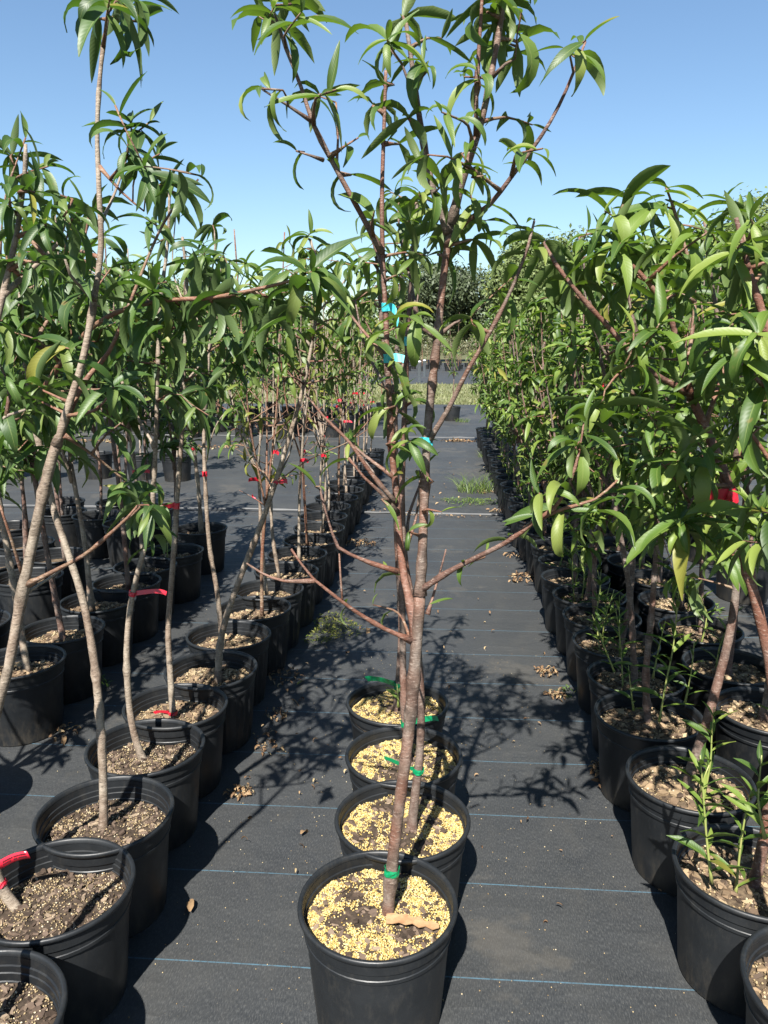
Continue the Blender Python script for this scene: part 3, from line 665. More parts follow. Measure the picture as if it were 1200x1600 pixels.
for a in [(580, 345, 5, .85), (600, 390, 5, .8), (560, 400, 4, .8), (545, 690, 3, .7), (620, 500, 4, .8), (580, 470, 4, .8), (600, 560, 3, .8), (630, 380, 4, .8), (585, 640, 3, .7)]: t.cl(*a)
t.ribbon(633, 1132, 'ribbon_green', tail=0.085, ang=rad(12), dz=0.02, w=0.017)
t.finish()
C4 = Tree('rearmost potted peach tree of the middle row, broad green ribbon behind its leafy base', (-0.125, 2.296), soil='yellow', soilv=3, group='potted trees in the middle row', leafm='leaf_mid', seed=4)
t = C4
t.trunk([(619, 1113), (624, 1060), (628, 980), (623, 890), (619, 800), (618, 700), (618, 600), (622, 500), (628, 420), (632, 350)], 0.0135, 0.0035)
t.stem([(618, 600), (590, 540, 0.05), (560, 480, 0.06)], 0.004, 0.0018)
for a in [(645, 345, 6, .9), (660, 400, 4, .8), (620, 400, 4, .8), (560, 475, 5, .8), (640, 480, 4, .8), (600, 420, 4, .8)]: t.cl(*a)
t.sucker([(622, 1105, -0.03), (622, 1085, -0.03), (620, 1068, -0.03)], 5, 0.07)
t.ribbon(622, 1072, 'ribbon_green', tail=0.10, ang=rad(165), dz=0.02, w=0.022)
t.finish()

# ================================================================== left aisle row
ORD = ['first', 'second', 'third', 'fourth', 'fifth', 'sixth', 'seventh', 'eighth', 'ninth', 'tenth', 'eleventh', 'twelfth', 'thirteenth', 'fourteenth', 'fifteenth', 'sixteenth', 'seventeenth', 'eighteenth', 'nineteenth', 'twentieth',
       'twenty-first', 'twenty-second', 'twenty-third', 'twenty-fourth', 'twenty-fifth', 'twenty-sixth', 'twenty-seventh', 'twenty-eighth', 'twenty-ninth', 'thirtieth', 'thirty-first', 'thirty-second']
GL = 'potted trees in the row left of the aisle'
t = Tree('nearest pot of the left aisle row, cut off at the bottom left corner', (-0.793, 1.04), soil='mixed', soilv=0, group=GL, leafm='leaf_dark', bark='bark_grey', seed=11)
t.trunk([(-60, 1545), (-80, 1400), (-90, 1200), (-80, 900), (-60, 740), (-30, 600, .02), (0, 480, .04), (25, 370, .05), (38, 280, .06), (40, 225, .06)], 0.010, 0.002)
t.stem([(-60, 740), (-30, 690, .1), (10, 650, .12), (40, 640, .12)], 0.004, 0.002); t.stem([(5, 460, .04), (50, 420, .1), (90, 380, .12), (105, 330, .12)], 0.004, 0.002); t.stem([(-30, 600, .02), (-20, 500, .15), (0, 400, .2)], 0.004, 0.002)
for a in [(40, 215, 9, .8), (20, 240, 7, .8), (75, 260, 7, .8), (95, 305, 6, .75), (55, 300, 7, .8), (15, 310, 8, .8), (30, 350, 7, .8), (70, 350, 5, .75), (105, 330, 5, .75), (10, 400, 8, .85), (60, 410, 6, .8), (30, 450, 6, .8), (5, 500, 7, .85), (40, 640, 6, .9), (5, 640, 6, .9), (10, 720, 6, .8), (0, 570, 6, .85)]: t.cl(a[0], a[1], a[2], a[3] * 0.8, dy=R.uniform(0.02, 0.25))
t.finish()
t = Tree('second pot of the left aisle row, printed red tag, tall grey leaning trunk', (-0.809, 1.379), soil='mixed', soilv=1, group=GL, leafm='leaf_dark', bark='bark_grey', seed=12); L2 = t
t.trunk([(8, 1404), (0, 1380), (-16, 1300), (-20, 1200), (-5, 1110), (14, 1040), (40, 900), (75, 740), (90, 690)], 0.0108, 0.0092)
t.stem([(88, 696), (105, 640), (130, 560), (150, 450), (158, 380), (155, 300), (152, 200), (158, 100), (168, 30), (172, 0)], 0.0078, 0.0022)
t.stem([(92, 684), (130, 600, .03), (170, 550, .05), (200, 480, .06), (255, 350, .08), (310, 280, .1)], 0.0056, 0.0016, bark='bark_twig')
t.stem([(45, 912), (85, 892, -.02), (130, 868, -.04), (165, 840, -.06), (200, 808, -.08), (215, 790, -.08)], 0.0044, 0.0020, bark='bark_twig')
t.stem([(35, 930), (75, 905, .06), (110, 880, .1)], 0.0034, 0.0018); t.stem([(0, 790, -.05), (20, 850, -.03), (35, 900, 0)], 0.002, 0.0035, bark='bark_twig')
t.stem([(148, 470), (110, 430, -.06), (100, 400, -.08)], 0.0035, 0.0018); t.stem([(105, 650), (150, 640, -.05), (175, 610, -.06)], 0.003, 0.0016, bark='bark_twig'); t.stem([(100, 680), (130, 700, .05), (170, 730, .1), (205, 760, .12)], 0.0036, 0.0018, bark='bark_twig')
t.stem([(157, 350), (180, 300, .06), (200, 240, .1)], 0.003, 0.0016); t.stem([(155, 260), (190, 300, .0), (225, 330, .0)], 0.0028, 0.0014, bark='bark_twig')
for a in [(172, -5, 7, .95), (205, 10, 6, .95), (235, -5, 6, .95), (220, 35, 4, .9), (150, 20, 3, .85), (205, 190, 7, .8), (235, 190, 5, .75), (200, 225, 6, .8), (250, 240, 6, .8), (225, 260, 6, .8), (180, 165, 3, .7), (265, 285, 5, .8), (315, 275, 4, .75), (215, 785, 9, .8), (195, 770, 7, .75), (235, 800, 6, .75),
          (100, 395, 9, .95), (178, 605, 7, .85), (190, 660, 6, .8), (145, 640, 5, .8), (60, 600, 6, .95), (25, 610, 6, .95), (205, 755, 5, .8), (130, 320, 4, .8), (130, 450, 4, .8)]: t.cl(*a)
t.ribbon(0, 1375, 'ribbon_red', tail=0, w=0.011)
# printed strip tag hung over the trunk
V = []; tg = []
for i in range(9):
    f = i / 8; p = on_y(-2 + 47 * f, 1353 - 17 * f - 4 * math.sin(f * 3), 1.37) - t.o
    tg.append(p); V += [p + np.array([0.003, 0, -0.0085]), p + np.array([-0.004, 0, 0.0085])]
tagp = obj('name_tag', new_mesh('name_tag', V, [(2 * i, 2 * i + 2, 2 * i + 3, 2 * i + 1) for i in range(8)], M['ribbon_red']), t.root)
tagp.modifiers.new('thick', 'SOLIDIFY').thickness = 0.0006
VV = []; FF = []
for ln_, (a0, a1) in enumerate(((0.14, 0.42), (0.50, 0.62), (0.66, 0.9))):
    for row in (0.0035, -0.0025):
        f = a0
        while f < a1:
            w_ = R.uniform(0.02, 0.05); q0 = np.array([np.interp(f, np.linspace(0, 1, 9), [g[k] for g in tg]) for k in range(3)]); q1 = np.array([np.interp(f + w_, np.linspace(0, 1, 9), [g[k] for g in tg]) for k in range(3)])
            b0 = len(VV); o_ = np.array([0, -0.0012, row]); VV += [q0 + o_ + (0, 0, -0.0017), q1 + o_ + (0, 0, -0.0017), q1 + o_ + (0, 0, 0.0017), q0 + o_ + (0, 0, 0.0017)]; FF.append((b0, b0 + 1, b0 + 2, b0 + 3)); f += w_ + 0.015
obj('print', new_mesh('print', VV, FF, M['print_black'], False), tagp)
t.finish()
t = Tree('third pot of the left aisle row, trunk curving up to the left, speckled soil', (-0.814, 1.646), soil='mixed', soilv=2, group=GL, leafm='leaf_dark', bark='bark_grey', seed=13)
t.trunk([(160, 1305), (162, 1250), (158, 1150), (148, 1040), (130, 940), (105, 860), (85, 800), (72, 740), (58, 680), (45, 600), (36, 520), (30, 440)], 0.0112, 0.004)
t.stem([(50, 640), (100, 560, -.1), (160, 500, -.2), (240, 472, -.28), (330, 465, -.32), (410, 450, -.34), (480, 432, -.35)], 0.0062, 0.0022, bark='bark_twig')
t.stem([(75, 745), (70, 690, .06), (85, 640, .1)], 0.004, 0.002); t.stem([(40, 560), (75, 500, .05), (120, 430, .08), (140, 330, .1)], 0.005, 0.002, bark='bark_twig')
for a in [(240, 455, 11, 1.05, -.3), (225, 475, 6, 1.0, -.28), (335, 475, 9, 1.0, -.3), (405, 445, 5, .9, -.34), (488, 425, 10, 1.0, -.36), (455, 440, 7, 1.0, -.34), (375, 465, 6, .95, -.3), (300, 490, 6, .9, -.25), (270, 470, 5, 1.0, -.28), (430, 470, 5, .9, -.3)]: t.cl(*a, droop=0.55)
for a in [(30, 435, 7), (50, 490, 6), (85, 530, 6), (10, 540, 6), (140, 330, 7, .8), (120, 400, 6, .85), (60, 420, 6), (85, 600, 5, .8), (20, 600, 6), (160, 370, 5, .8), (100, 470, 6, .8)]: t.cl(*a)
t.fill(0, 360, 220, 700, 26, (6, 9), .95, .2, .7)
t.finish()
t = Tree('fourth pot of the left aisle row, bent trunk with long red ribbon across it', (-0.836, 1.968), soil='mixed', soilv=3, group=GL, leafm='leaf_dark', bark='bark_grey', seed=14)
t.trunk([(230, 1196), (215, 1165), (203, 1110), (198, 1020), (205, 940), (222, 870), (235, 820), (242, 720), (246, 600), (250, 480), (262, 380), (265, 300)], 0.0105, 0.0032)
t.stem([(242, 700), (200, 620, .05), (175, 540, .08), (180, 460, .08)], 0.004, 0.002); t.stem([(248, 540), (290, 470, .04), (320, 400, .05)], 0.0038, 0.0018)
for a in [(265, 300, 5, .85), (245, 380, 5, .8), (225, 340, 5, .8), (290, 420, 5, .8), (320, 395, 6, .85), (180, 455, 6, .85), (205, 420, 5, .8), (260, 560, 5, .8), (230, 820, 5, .8), (255, 790, 4, .7), (175, 560, 5, .8), (290, 560, 4, .8)]: t.cl(*a)
t.fill(120, 400, 340, 660, 22, (5, 8), .95, .2, .7)
t.ribbon(207, 921, 'ribbon_red', tail=0.09, ang=rad(5), dz=0.03, w=0.013)
t.finish()
t = Tree('fifth pot of the left aisle row, thin pale straight trunk with a red ribbon', (-0.834, 2.223), soil='bark', soilv=0, group=GL, leafm='leaf_dark', bark='bark_grey', seed=15)
t.trunk([(270, 1115), (266, 1050), (263, 980), (270, 880), (276, 790), (284, 680), (288, 560), (292, 450), (285, 370)], 0.0105, 0.0035)
t.stem([(289, 540), (320, 470, .03), (335, 400, .04), (335, 360, .04)], 0.0036, 0.0018); t.stem([(287, 600), (320, 560, .03), (345, 510, .04)], 0.0034, 0.0016); t.stem([(290, 480), (270, 420, .03), (275, 330, .03)], 0.003, 0.0015)
for a in [(335, 355, 6, .85), (318, 380, 5, .8), (300, 400, 5, .8), (345, 500, 6, .85), (320, 540, 4, .8), (275, 330, 5, .8), (350, 400, 5, .8), (360, 430, 4, .8), (285, 470, 4, .8), (310, 600, 4, .8), (250, 600, 5, .8), (340, 590, 5, .8), (230, 540, 5, .8), (270, 640, 4, .8), (370, 540, 5, .8), (400, 500, 5, .8)]: t.cl(*a)
t.fill(220, 400, 430, 620, 16, (5, 8), .9, .2, .6)
t.ribbon(277, 790, 'ribbon_red', tail=0.035, ang=rad(200)); t.ribbon(268, 1108, 'ribbon_red', tail=0.05, ang=rad(190), w=0.012)
t.finish()
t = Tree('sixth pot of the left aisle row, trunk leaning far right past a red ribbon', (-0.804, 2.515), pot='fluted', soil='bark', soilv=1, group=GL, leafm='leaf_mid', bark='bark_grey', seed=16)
t.trunk([(338, 1040), (345, 1000), (365, 930), (400, 840), (425, 770), (450, 690), (475, 600), (490, 520), (500, 440), (485, 375)], 0.0125, 0.0035)
t.stem([(432, 752), (455, 700, .05), (460, 640, .08)], 0.004, 0.0018); t.stem([(430, 755), (480, 720, -.05), (545, 690, -.08), (590, 660, -.1)], 0.0026, 0.0012, bark='bark_twig'); t.stem([(428, 765), (390, 700, .04), (370, 640, .05)], 0.003, 0.0014)
t.stem([(485, 540), (440, 480, .05), (430, 430, .06)], 0.0035, 0.0016); t.stem([(495, 490), (530, 450, .04), (550, 420, .05)], 0.0033, 0.0015)
for a in [(485, 365, 7, .85), (500, 395, 6, .8), (470, 390, 5, .8), (430, 425, 6, .85), (550, 415, 5, .8), (520, 450, 5, .8), (460, 480, 4, .75), (370, 640, 4, .7), (530, 500, 4, .8), (450, 540, 3, .8), (485, 430, 5, .8), (420, 520, 5, .8), (400, 570, 5, .8), (520, 540, 4, .8), (440, 590, 4, .8), (540, 560, 4, .7), (390, 470, 5, .8)]: t.cl(*a)
t.fill(360, 400, 560, 590, 16, (5, 8), .9, .2, .6)
t.ribbon(432, 753, 'ribbon_red', tail=0.03, ang=rad(10)); t.finish()
t = Tree('seventh pot of the left aisle row, slim trunk leaning left with small red ribbon', (-0.831, 2.84), pot='fluted', soil='bark', soilv=2, group=GL, leafm='leaf_mid', bark='bark_grey', seed=17)
t.trunk([(346, 968), (340, 930), (327, 850), (320, 740), (319, 660), (326, 560), (332, 470), (345, 420)], 0.0105, 0.003)
t.stem([(320, 730), (335, 670, .03), (355, 640, .05)], 0.003, 0.0015); t.stem([(328, 540), (360, 480, .04), (385, 420, .05)], 0.0034, 0.0015)
for a in [(345, 415, 6, .85), (385, 410, 6, .8), (365, 640, 5, .8), (348, 660, 4, .8), (395, 450, 5, .8), (330, 600, 4, .8), (360, 500, 4, .8), (320, 450, 5, .8), (400, 540, 5, .8), (300, 540, 5, .8), (270, 500, 5, .8), (420, 470, 5, .8), (380, 590, 4, .8), (300, 640, 4, .8)]: t.cl(*a)
t.ribbon(322, 738, 'ribbon_red', tail=0.02); t.finish()

# ------------------------------------------------------------------ procedural sapling
def sapling(label, xy, h, leafy, group, seed, pot='smooth', soil='plain', soilv=0, leafm='leaf_mid', bark='bark_brown', indiv=0, ribbons=(), nst=4, spread=0.22, low=0.35, lean=(0, 0), shoots=0, bare=0, sc=1.0, name='potted_peach_tree', dense=(6, 9), r0=0.011):
    t = Tree(label, xy, pot=pot, soil=soil, soilv=soilv, group=group, leafm=leafm, bark=bark, indiv=indiv, seed=seed, name=name)
    rg = t.rg; x, y = xy; base = np.array([x + rg.uniform(-.03, .03), y + rg.uniform(-.03, .03), SOIL_Z - 0.004])
    fk = base + np.array([lean[0] * 0.4 + rg.uniform(-.04, .04), lean[1] * 0.4 + rg.uniform(-.04, .04), h * rg.uniform(low * 0.8, low * 1.2)])
    mid = (base + fk) / 2 + np.array([rg.uniform(-.03, .03), rg.uniform(-.03, .03), 0])
    t.stem3([base, mid, fk], r0, r0 * 0.78, name='trunk', sides=8, flare=True)
    tops = []
    for k in range(nst):
        a = 6.283 * k / nst + rg.uniform(-.5, .5); sp = spread * rg.uniform(0.5, 1.15) * (0.35 if k == 0 else 1); hh = h * rg.uniform(0.78, 1.0) if k else h
        top = np.array([fk[0] + lean[0] * 0.6 + sp * math.cos(a), fk[1] + lean[1] * 0.6 + sp * math.sin(a), hh])
        st = fk - np.array([0, 0, 0.03 * k]) if k else fk
        m1 = st + (top - st) * 0.35 + np.array([math.cos(a), math.sin(a), 0]) * sp * 0.22
        m2 = st + (top - st) * 0.7 + np.array([math.cos(a), math.sin(a), 0]) * sp * 0.12
        tops.append(t.stem3([st, m1, m2, top], r0 * 0.55, 0.0022, sides=6))
    for i in range(leafy):
        Q = rg.choice(tops); f = rg.random() ** 0.7; p = Q[int(f * (len(Q) - 1))]
        a = rg.uniform(0, 6.283); d = rg.uniform(0.03, 0.17) * (1.1 - 0.5 * f)
        t.twig_to(p + np.array([math.cos(a) * d, math.sin(a) * d, rg.uniform(-.02, .08)]), rg.randint(*dense), sc, 0.4)
    for i in range(bare):
        Q = rg.choice(tops); p = Q[int(rg.uniform(0.05, 0.8) * (len(Q) - 1))]; a = rg.uniform(0, 6.283)
        t.bare(p, rg.uniform(0.10, 0.28), np.array([math.cos(a), math.sin(a), rg.uniform(0.3, 1.2)]))
    for col, z in ribbons: t.ribbon(0, 0, col, tail=rg.choice((0.02, 0.04, 0.06)), P=np.array([x, y, z]) + (fk - base) * 0)
    for i in range(shoots):
        a = rg.uniform(0, 6.28); b0 = np.array([x + 0.06 * math.cos(a), y + 0.06 * math.sin(a), SOIL_Z]); L_ = rg.uniform(0.14, 0.34)
        t.sucker([b0, b0 + (rg.uniform(-.03, .03), rg.uniform(-.03, .03), L_ * 0.5), b0 + (rg.uniform(-.07, .07), rg.uniform(-.07, .07), L_)], rg.randint(8, 14), 0.085, px=False)
    t.finish(); return t
LY = [3.165, 3.43, 3.74, 4.07, 4.38, 4.70, 5.03, 5.36, 5.69, 6.02, 6.34, 6.80, 7.22, 7.62, 8.0, 8.4]
desc = ['bare twiggy stems', 'slim bare trunk with few leaves', 'two thin bare stems', 'thin twigs and red ribbon']
for i, y in enumerate(LY):
    x = -0.80 + R.uniform(-.02, .03) + (0.02 if y > 3.3 else 0)
    sapling(f'{ORD[i + 7]} pot of the left aisle row, fluted, {desc[i % 4]}', (x, y), R.uniform(1.5, 1.85), R.randint(11, 15) if y < 5 else R.randint(6, 10), GL, 200 + i, pot='fluted', soil='bark' if y < 5 else 'plain', soilv=i % 4, leafm='leaf_mid' if i % 3 else 'leaf_yellow', bark='bark_grey' if i % 4 else 'bark_twig',
            indiv=60 if y < 4.6 else 0, ribbons=[('ribbon_red', R.uniform(0.75, 1.0))], nst=3, spread=0.2, low=0.36, bare=9 if y < 6 else 5, dense=(3, 6), sc=0.85, lean=(R.uniform(-.05, .1), 0), r0=0.0085)

# ================================================================== second row left
GM = 'potted trees in the second row from the aisle on the left'
MY = [2.525, 2.852, 3.21, 3.496, 3.776, 4.08, 4.63]
dm = ['cut off at the left edge', 'leaning dark trunk', 'stout straight trunk', 'slim trunk', 'pale trunk', 'green weed in it', 'last, standing alone']
for i, y in enumerate(MY):
    sapling(f'{ORD[i]} pot of the second row on the left, {dm[i]}', (-1.51 + R.uniform(-.03, .03), y), [1.75, 1.8, 2.0, 1.9, 1.85, 1.8, 1.85][i], [40, 40, 42, 40, 36, 34, 32][i], GM, 300 + i, soil='bark', soilv=i % 4, leafm='leaf_dark' if i % 2 else 'leaf_mid', bark='bark_brown' if i % 2 else 'bark_grey',
            indiv=110, ribbons=[('ribbon_red', 0.8)] if i in (4, 6) else (), nst=4, spread=0.24, low=0.42, bare=4, lean=(R.uniform(-.05, .05), 0), shoots=1 if i == 5 else 0, r0=0.0125)
for i, (x, y, d_) in enumerate([(-1.50, 1.88, 'whose crown reaches in from the left edge'), (-1.53, 1.55, 'nearest of all to the camera on the left edge'), (-1.95, 2.9, 'behind the leaves at the left edge'), (-1.98, 2.5, 'deep behind the leaves at the left edge')]):
    sapling(f'leafy peach tree in a pot {d_}', (x, y), R.uniform(1.75, 1.95), 30, GM, 320 + i, leafm='leaf_dark', bark='bark_grey', nst=5, spread=0.30, low=0.40, r0=0.012)
GT = 'potted trees in the shaded block at the far left'
for i, (x, y) in enumerate([(-2.05, 3.55), (-2.38, 3.75), (-2.10, 3.95), (-2.42, 4.2), (-2.02, 4.75), (-2.32, 4.95), (-2.62, 5.05), (-2.05, 5.2), (-2.36, 5.4), (-2.75, 4.6), (-2.8, 5.4)]):
    sapling(['front pot of the shaded far left block', 'front pot nearest the picture edge in the far left block', 'shaded far left pot with wide red ribbon', 'shaded pot behind the red ribbon at far left', 'pot at the right front corner of the shaded far left group', 'middle front pot of the shaded far left group', 'shaded pot beside the picture edge at far left', 'rear right pot of the shaded far left group', 'rear middle pot of the shaded far left group', 'far left pot mostly hidden behind leaning trunks', 'rear pot at the picture edge in far left group'][i],
            (x, y), R.uniform(1.7, 2.0), 26, GT, 340 + i, leafm='leaf_dark' if i % 2 else 'leaf_mid', indiv=0, nst=4, spread=0.26, low=0.4, ribbons=[('ribbon_red', 0.33)] if i == 2 else (), dense=(6, 9))

# ================================================================== right aisle row
GR = 'potted trees in the row right of the aisle'
t = Tree('nearest pot of the right aisle row, cut off by the right edge of the picture', (0.729, 1.218), soil='bark', soilv=1, group=GR, leafm='leaf_right', bark='bark_red', seed=51)
t.trunk([(1260, 1530), (1275, 1400), (1290, 1200), (1270, 1000), (1250, 800), (1230, 650), (1200, 520), (1170, 420), (1150, 340)], 0.013, 0.003)
t.stem([(1260, 880), (1225, 760, -.02), (1190, 700, -.03), (1160, 660, -.03)], 0.005, 0.002, bark='bark_twig'); t.stem([(1235, 680), (1190, 600, .05), (1150, 560, .08)], 0.0045, 0.002, bark='bark_twig')
def mass(x, y): return y > 300 + max(0, (1000 - x)) * 0.35 and y > 330 - (x - 1100) * 0.1
t.fill(1100, 320, 1230, 640, 15, (5, 8), .85, .12, .45)
for a in [(1160, 845, 8, .95, .05), (1190, 800, 7, .9, .05), (1150, 660, 7, .9), (1195, 740, 7, .9), (1135, 310, 6, .9), (1180, 520, 7, .9)]: t.cl(*a, droop=0.7)
t.finish()
t = Tree('second pot of the right aisle row, green shoots at its base, wide crown', (0.70, 1.544), soil='bark', soilv=2, group=GR, leafm='leaf_right', bark='bark_red', seed=52)
t.trunk([(1172, 1400), (1190, 1330), (1212, 1200), (1206, 1060), (1186, 960), (1165, 880), (1150, 810), (1132, 740), (1105, 675), (1080, 620)], 0.0125, 0.0085)
t.stem([(1082, 624), (1064, 560, -.02), (1045, 490, -.04), (1012, 440, -.05), (985, 412, -.06), (960, 380, -.06)], 0.0072, 0.0025)
t.stem([(1072, 612), (1010, 575, -.05), (950, 510, -.08), (905, 460, -.1), (868, 412, -.1), (850, 380, -.1)], 0.0062, 0.0022, bark='bark_red')
t.stem([(1070, 590), (1080, 530, .05), (1085, 450, .08), (1060, 350, .1), (1040, 290, .1)], 0.005, 0.002, bark='bark_twig'); t.stem([(1140, 760), (1100, 760, -.05), (1070, 800, -.1), (1062, 830, -.12)], 0.004, 0.002, bark='bark_twig'); t.stem([(1150, 810), (1170, 780, -.08), (1165, 800, -.12)], 0.0035, 0.002, bark='bark_twig')
t.stem([(1010, 576, -.05), (985, 570, -.1), (960, 590, -.14), (945, 610, -.15)], 0.003, 0.0016, bark='bark_twig'); t.stem([(1100, 670), (1130, 580, .05), (1160, 480, .08), (1170, 400, .1)], 0.005, 0.002, bark='bark_twig')
for a in [(1060, 815, 11, 1.15, -.14), (1078, 830, 7, 1.1, -.12), (1180, 815, 11, 1.1, -.08), (1160, 830, 6, 1.1, -.1), (1090, 690, 6, 1.0, -.1), (1010, 700, 7, 1.0, -.12), (945, 612, 7, .95, -.14), (925, 640, 4, .9, -.14), (850, 380, 5, .95), (868, 420, 5, .9), (905, 440, 6, .95), (960, 378, 8, .95), (985, 330, 6, .95), (1000, 290, 7, .95), (945, 330, 5, .95), (1040, 290, 8, .95), (1010, 640, 6, .9), (990, 520, 6, .9), (1120, 560, 7, .95), (1060, 720, 7, .95), (1100, 730, 6, .95)]: t.cl(*a, droop=0.6)
t.fill(880, 330, 1190, 640, 18, (5, 8), .92, .18, .5, mass)
t.sucker([(1112, 1380, -.05), (1104, 1310, -.05), (1098, 1230, -.05), (1094, 1180, -.05)], 17, 0.095); t.sucker([(1195, 1310, -.06), (1185, 1250, -.06), (1190, 1180, -.06)], 12, 0.095); t.sucker([(1150, 1390, -.02), (1160, 1300, -.02), (1175, 1230, -.02)], 11, 0.09)
t.ribbon(1140, 775, 'ribbon_red', tail=0.07, ang=rad(215), dz=0.02, w=0.03); t.finish()
t = Tree('third pot of the right aisle row, stubby cut stump and leafy shoot in bark', (0.68, 1.908), soil='bark', soilv=3, group=GR, leafm='leaf_right', bark='bark_brown', seed=53)
t.trunk([(1077, 1240), (1078, 1210), (1098, 1150), (1115, 1090), (1138, 1000), (1150, 920), (1150, 850), (1148, 760), (1150, 650), (1130, 540), (1110, 430), (1100, 340)], 0.0150, 0.003)
t.stem([(1149, 800), (1100, 700, .05), (1040, 620, .08), (1000, 540, .1), (980, 440, .1), (985, 340, .1)], 0.006, 0.002); t.stem([(1148, 730), (1185, 600, .05), (1200, 480, .08), (1190, 370, .1)], 0.005, 0.002, bark='bark_twig')
t.fill(1000, 700, 1200, 900, 12, (5, 8), 1.0, .15, .9)
t.fill(950, 300, 1210, 800, 34, (6, 9), .9, .2, .5, mass)
t.sucker([(1100, 1232, -.04), (1110, 1190, -.04), (1112, 1150, -.04), (1116, 1105, -.04)], 16, 0.10); t.sucker([(1090, 1235, -.05), (1100, 1215, -.06), (1108, 1195, -.06)], 5, 0.06)
t.finish()
t = Tree('fourth pot of the right aisle row, tall pale shoot beside its slim trunk', (0.664, 2.273), soil='bark', soilv=0, group=GR, leafm='leaf_right', bark='bark_brown', seed=54)
t.trunk([(1016, 1128), (1010, 1090), (1010, 1040), (1018, 960), (1024, 880), (1030, 800), (1035, 700), (1020, 600), (990, 500), (970, 400), (965, 340)], 0.0115, 0.003)
t.stem([(1032, 740), (1070, 640, .05), (1100, 540, .08), (1090, 430, .1)], 0.005, 0.002); t.stem([(1030, 660), (970, 590, -.05), (930, 520, -.08), (910, 440, -.08)], 0.005, 0.002)
t.fill(950, 640, 1150, 840, 12, (5, 8), 1.0, .15, .9)
t.fill(890, 330, 1140, 720, 30, (6, 9), .9, .2, .5, mass)
t.sucker([(1030, 1128, -.06), (1040, 1070, -.06), (1052, 1010, -.06), (1058, 950, -.06), (1062, 900, -.06)], 20, 0.115); t.sucker([(990, 1110, .02), (985, 1070, .02), (982, 1040, .02)], 8, 0.06); t.sucker([(1070, 1100, .04), (1080, 1050, .04), (1085, 1000, .04)], 9, 0.07)
t.finish()
t = Tree('fifth pot of the right aisle row, knobbly pruned stub and willowy green shoots', (0.692, 2.551), soil='bark', soilv=1, group=GR, leafm='leaf_right', bark='bark_brown', seed=55)
t.trunk([(993, 1078), (990, 1030), (986, 950), (976, 870), (962, 800), (955, 720), (950, 620), (930, 520), (915, 430), (905, 370)], 0.0115, 0.003)
t.stem([(958, 760), (985, 660, .05), (1010, 560, .08), (1010, 440, .1)], 0.005, 0.002)
t.fill(890, 600, 1060, 800, 12, (5, 8), 1.0, .15, .9)
t.fill(880, 350, 1060, 720, 28, (6, 9), .9, .2, .5, mass)
t.sucker([(975, 1060), (970, 1010), (962, 950)], 10, 0.09); t.sucker([(960, 1050), (940, 1000), (925, 960)], 9, 0.085); t.sucker([(1020, 1060), (1030, 1010), (1040, 970)], 8, 0.08); t.finish()
RY = [2.876, 3.168, 3.45, 3.73, 4.03, 4.36, 4.70, 5.04, 5.38, 5.70, 6.03, 6.36, 6.70, 7.03, 7.37, 7.72, 8.06, 8.40, 8.75, 9.1, 9.45, 9.8, 10.13, 10.46, 10.79]
dr = ['pale forked stem', 'dense hanging leaves', 'willowy green shoots at the foot', 'slim trunk under a full crown', 'red ribbon among its leaves']
for i, y in enumerate(RY):
    sapling(f'{ORD[i + 5]} pot of the right aisle row, {dr[i % 5]}', (0.685 + R.uniform(-.02, .025) - (0.015 if y > 5 else 0), y), (R.uniform(1.60, 1.75) if y < 4.5 else R.uniform(1.50, 1.66)) if y > 3.3 else 1.75, 46 if y < 5 else 40, GR, 400 + i, soil='bark' if y < 4.5 else 'plain', soilv=i % 4, leafm='leaf_right' if i % 3 else 'leaf_mid',
            indiv=200 if y < 3.6 else (90 if y < 4.8 else 0), nst=6, spread=0.27, low=0.30, ribbons=[('ribbon_red', R.uniform(0.8, 1.25))] if i % 2 == 0 else (), shoots=(3 if i % 2 == 0 else 2) if y < 8 else (1 if i % 2 else 0), dense=(6, 10), sc=0.95)
GS = 'potted trees in the second row right of the aisle'
for i, y in enumerate([1.66, 2.0, 2.33, 2.68, 3.05, 3.4, 3.74, 4.06, 4.4, 4.75, 5.1, 5.5, 5.9, 6.4, 6.9, 7.4, 8.0, 8.6]):
    sapling(f'{ORD[i]} pot of the second row right of the aisle, {["half hidden behind the aisle row", "ribbed rim in dappled shade", "green weeds at its foot"][i % 3]}', (1.07 + R.uniform(-.03, .04), y), R.uniform(1.65, 1.9), 24, GS, 500 + i, soil='bark' if y < 4 else 'plain', soilv=i % 4, leafm='leaf_right' if i % 2 else 'leaf_mid',
            indiv=120 if y < 3.2 else 0, nst=4, spread=0.26, low=0.40, shoots=2 if i % 3 == 2 else 1 if y < 6 else 0, dense=(6, 10), ribbons=[('ribbon_red', 0.9)] if i % 4 == 1 else ())
for i, (x, y, d_) in enumerate([(1.09, 1.32, 'second right row beyond the picture edge, crown reaching in'), (1.10, 0.98, 'second right row nearest the camera, crown at picture edge'), (1.45, 2.6, 'dense crown between the second and third right rows'), (1.48, 1.9, 'dense crown at the right edge behind the second row')]):
    sapling(f'potted peach tree, {d_}', (x, y), R.uniform(1.65, 1.9), 30, GS, 530 + i, leafm='leaf_right', nst=5, spread=0.28, low=0.42, dense=(7, 10))
GS2 = 'potted trees in the third row right of the aisle'
for i, (x, y) in enumerate([(1.75, 3.0), (1.80, 3.6), (1.72, 4.3), (1.78, 5.1), (1.75, 6.0), (1.8, 7.0), (1.75, 8.2)]):
    sapling(f'{ORD[i]} pot of the third row on the right, seen between the trunks', (x, y), R.uniform(1.75, 2.05), 26, GS2, 560 + i, leafm='leaf_right', nst=5, spread=0.32, low=0.4, dense=(7, 10))

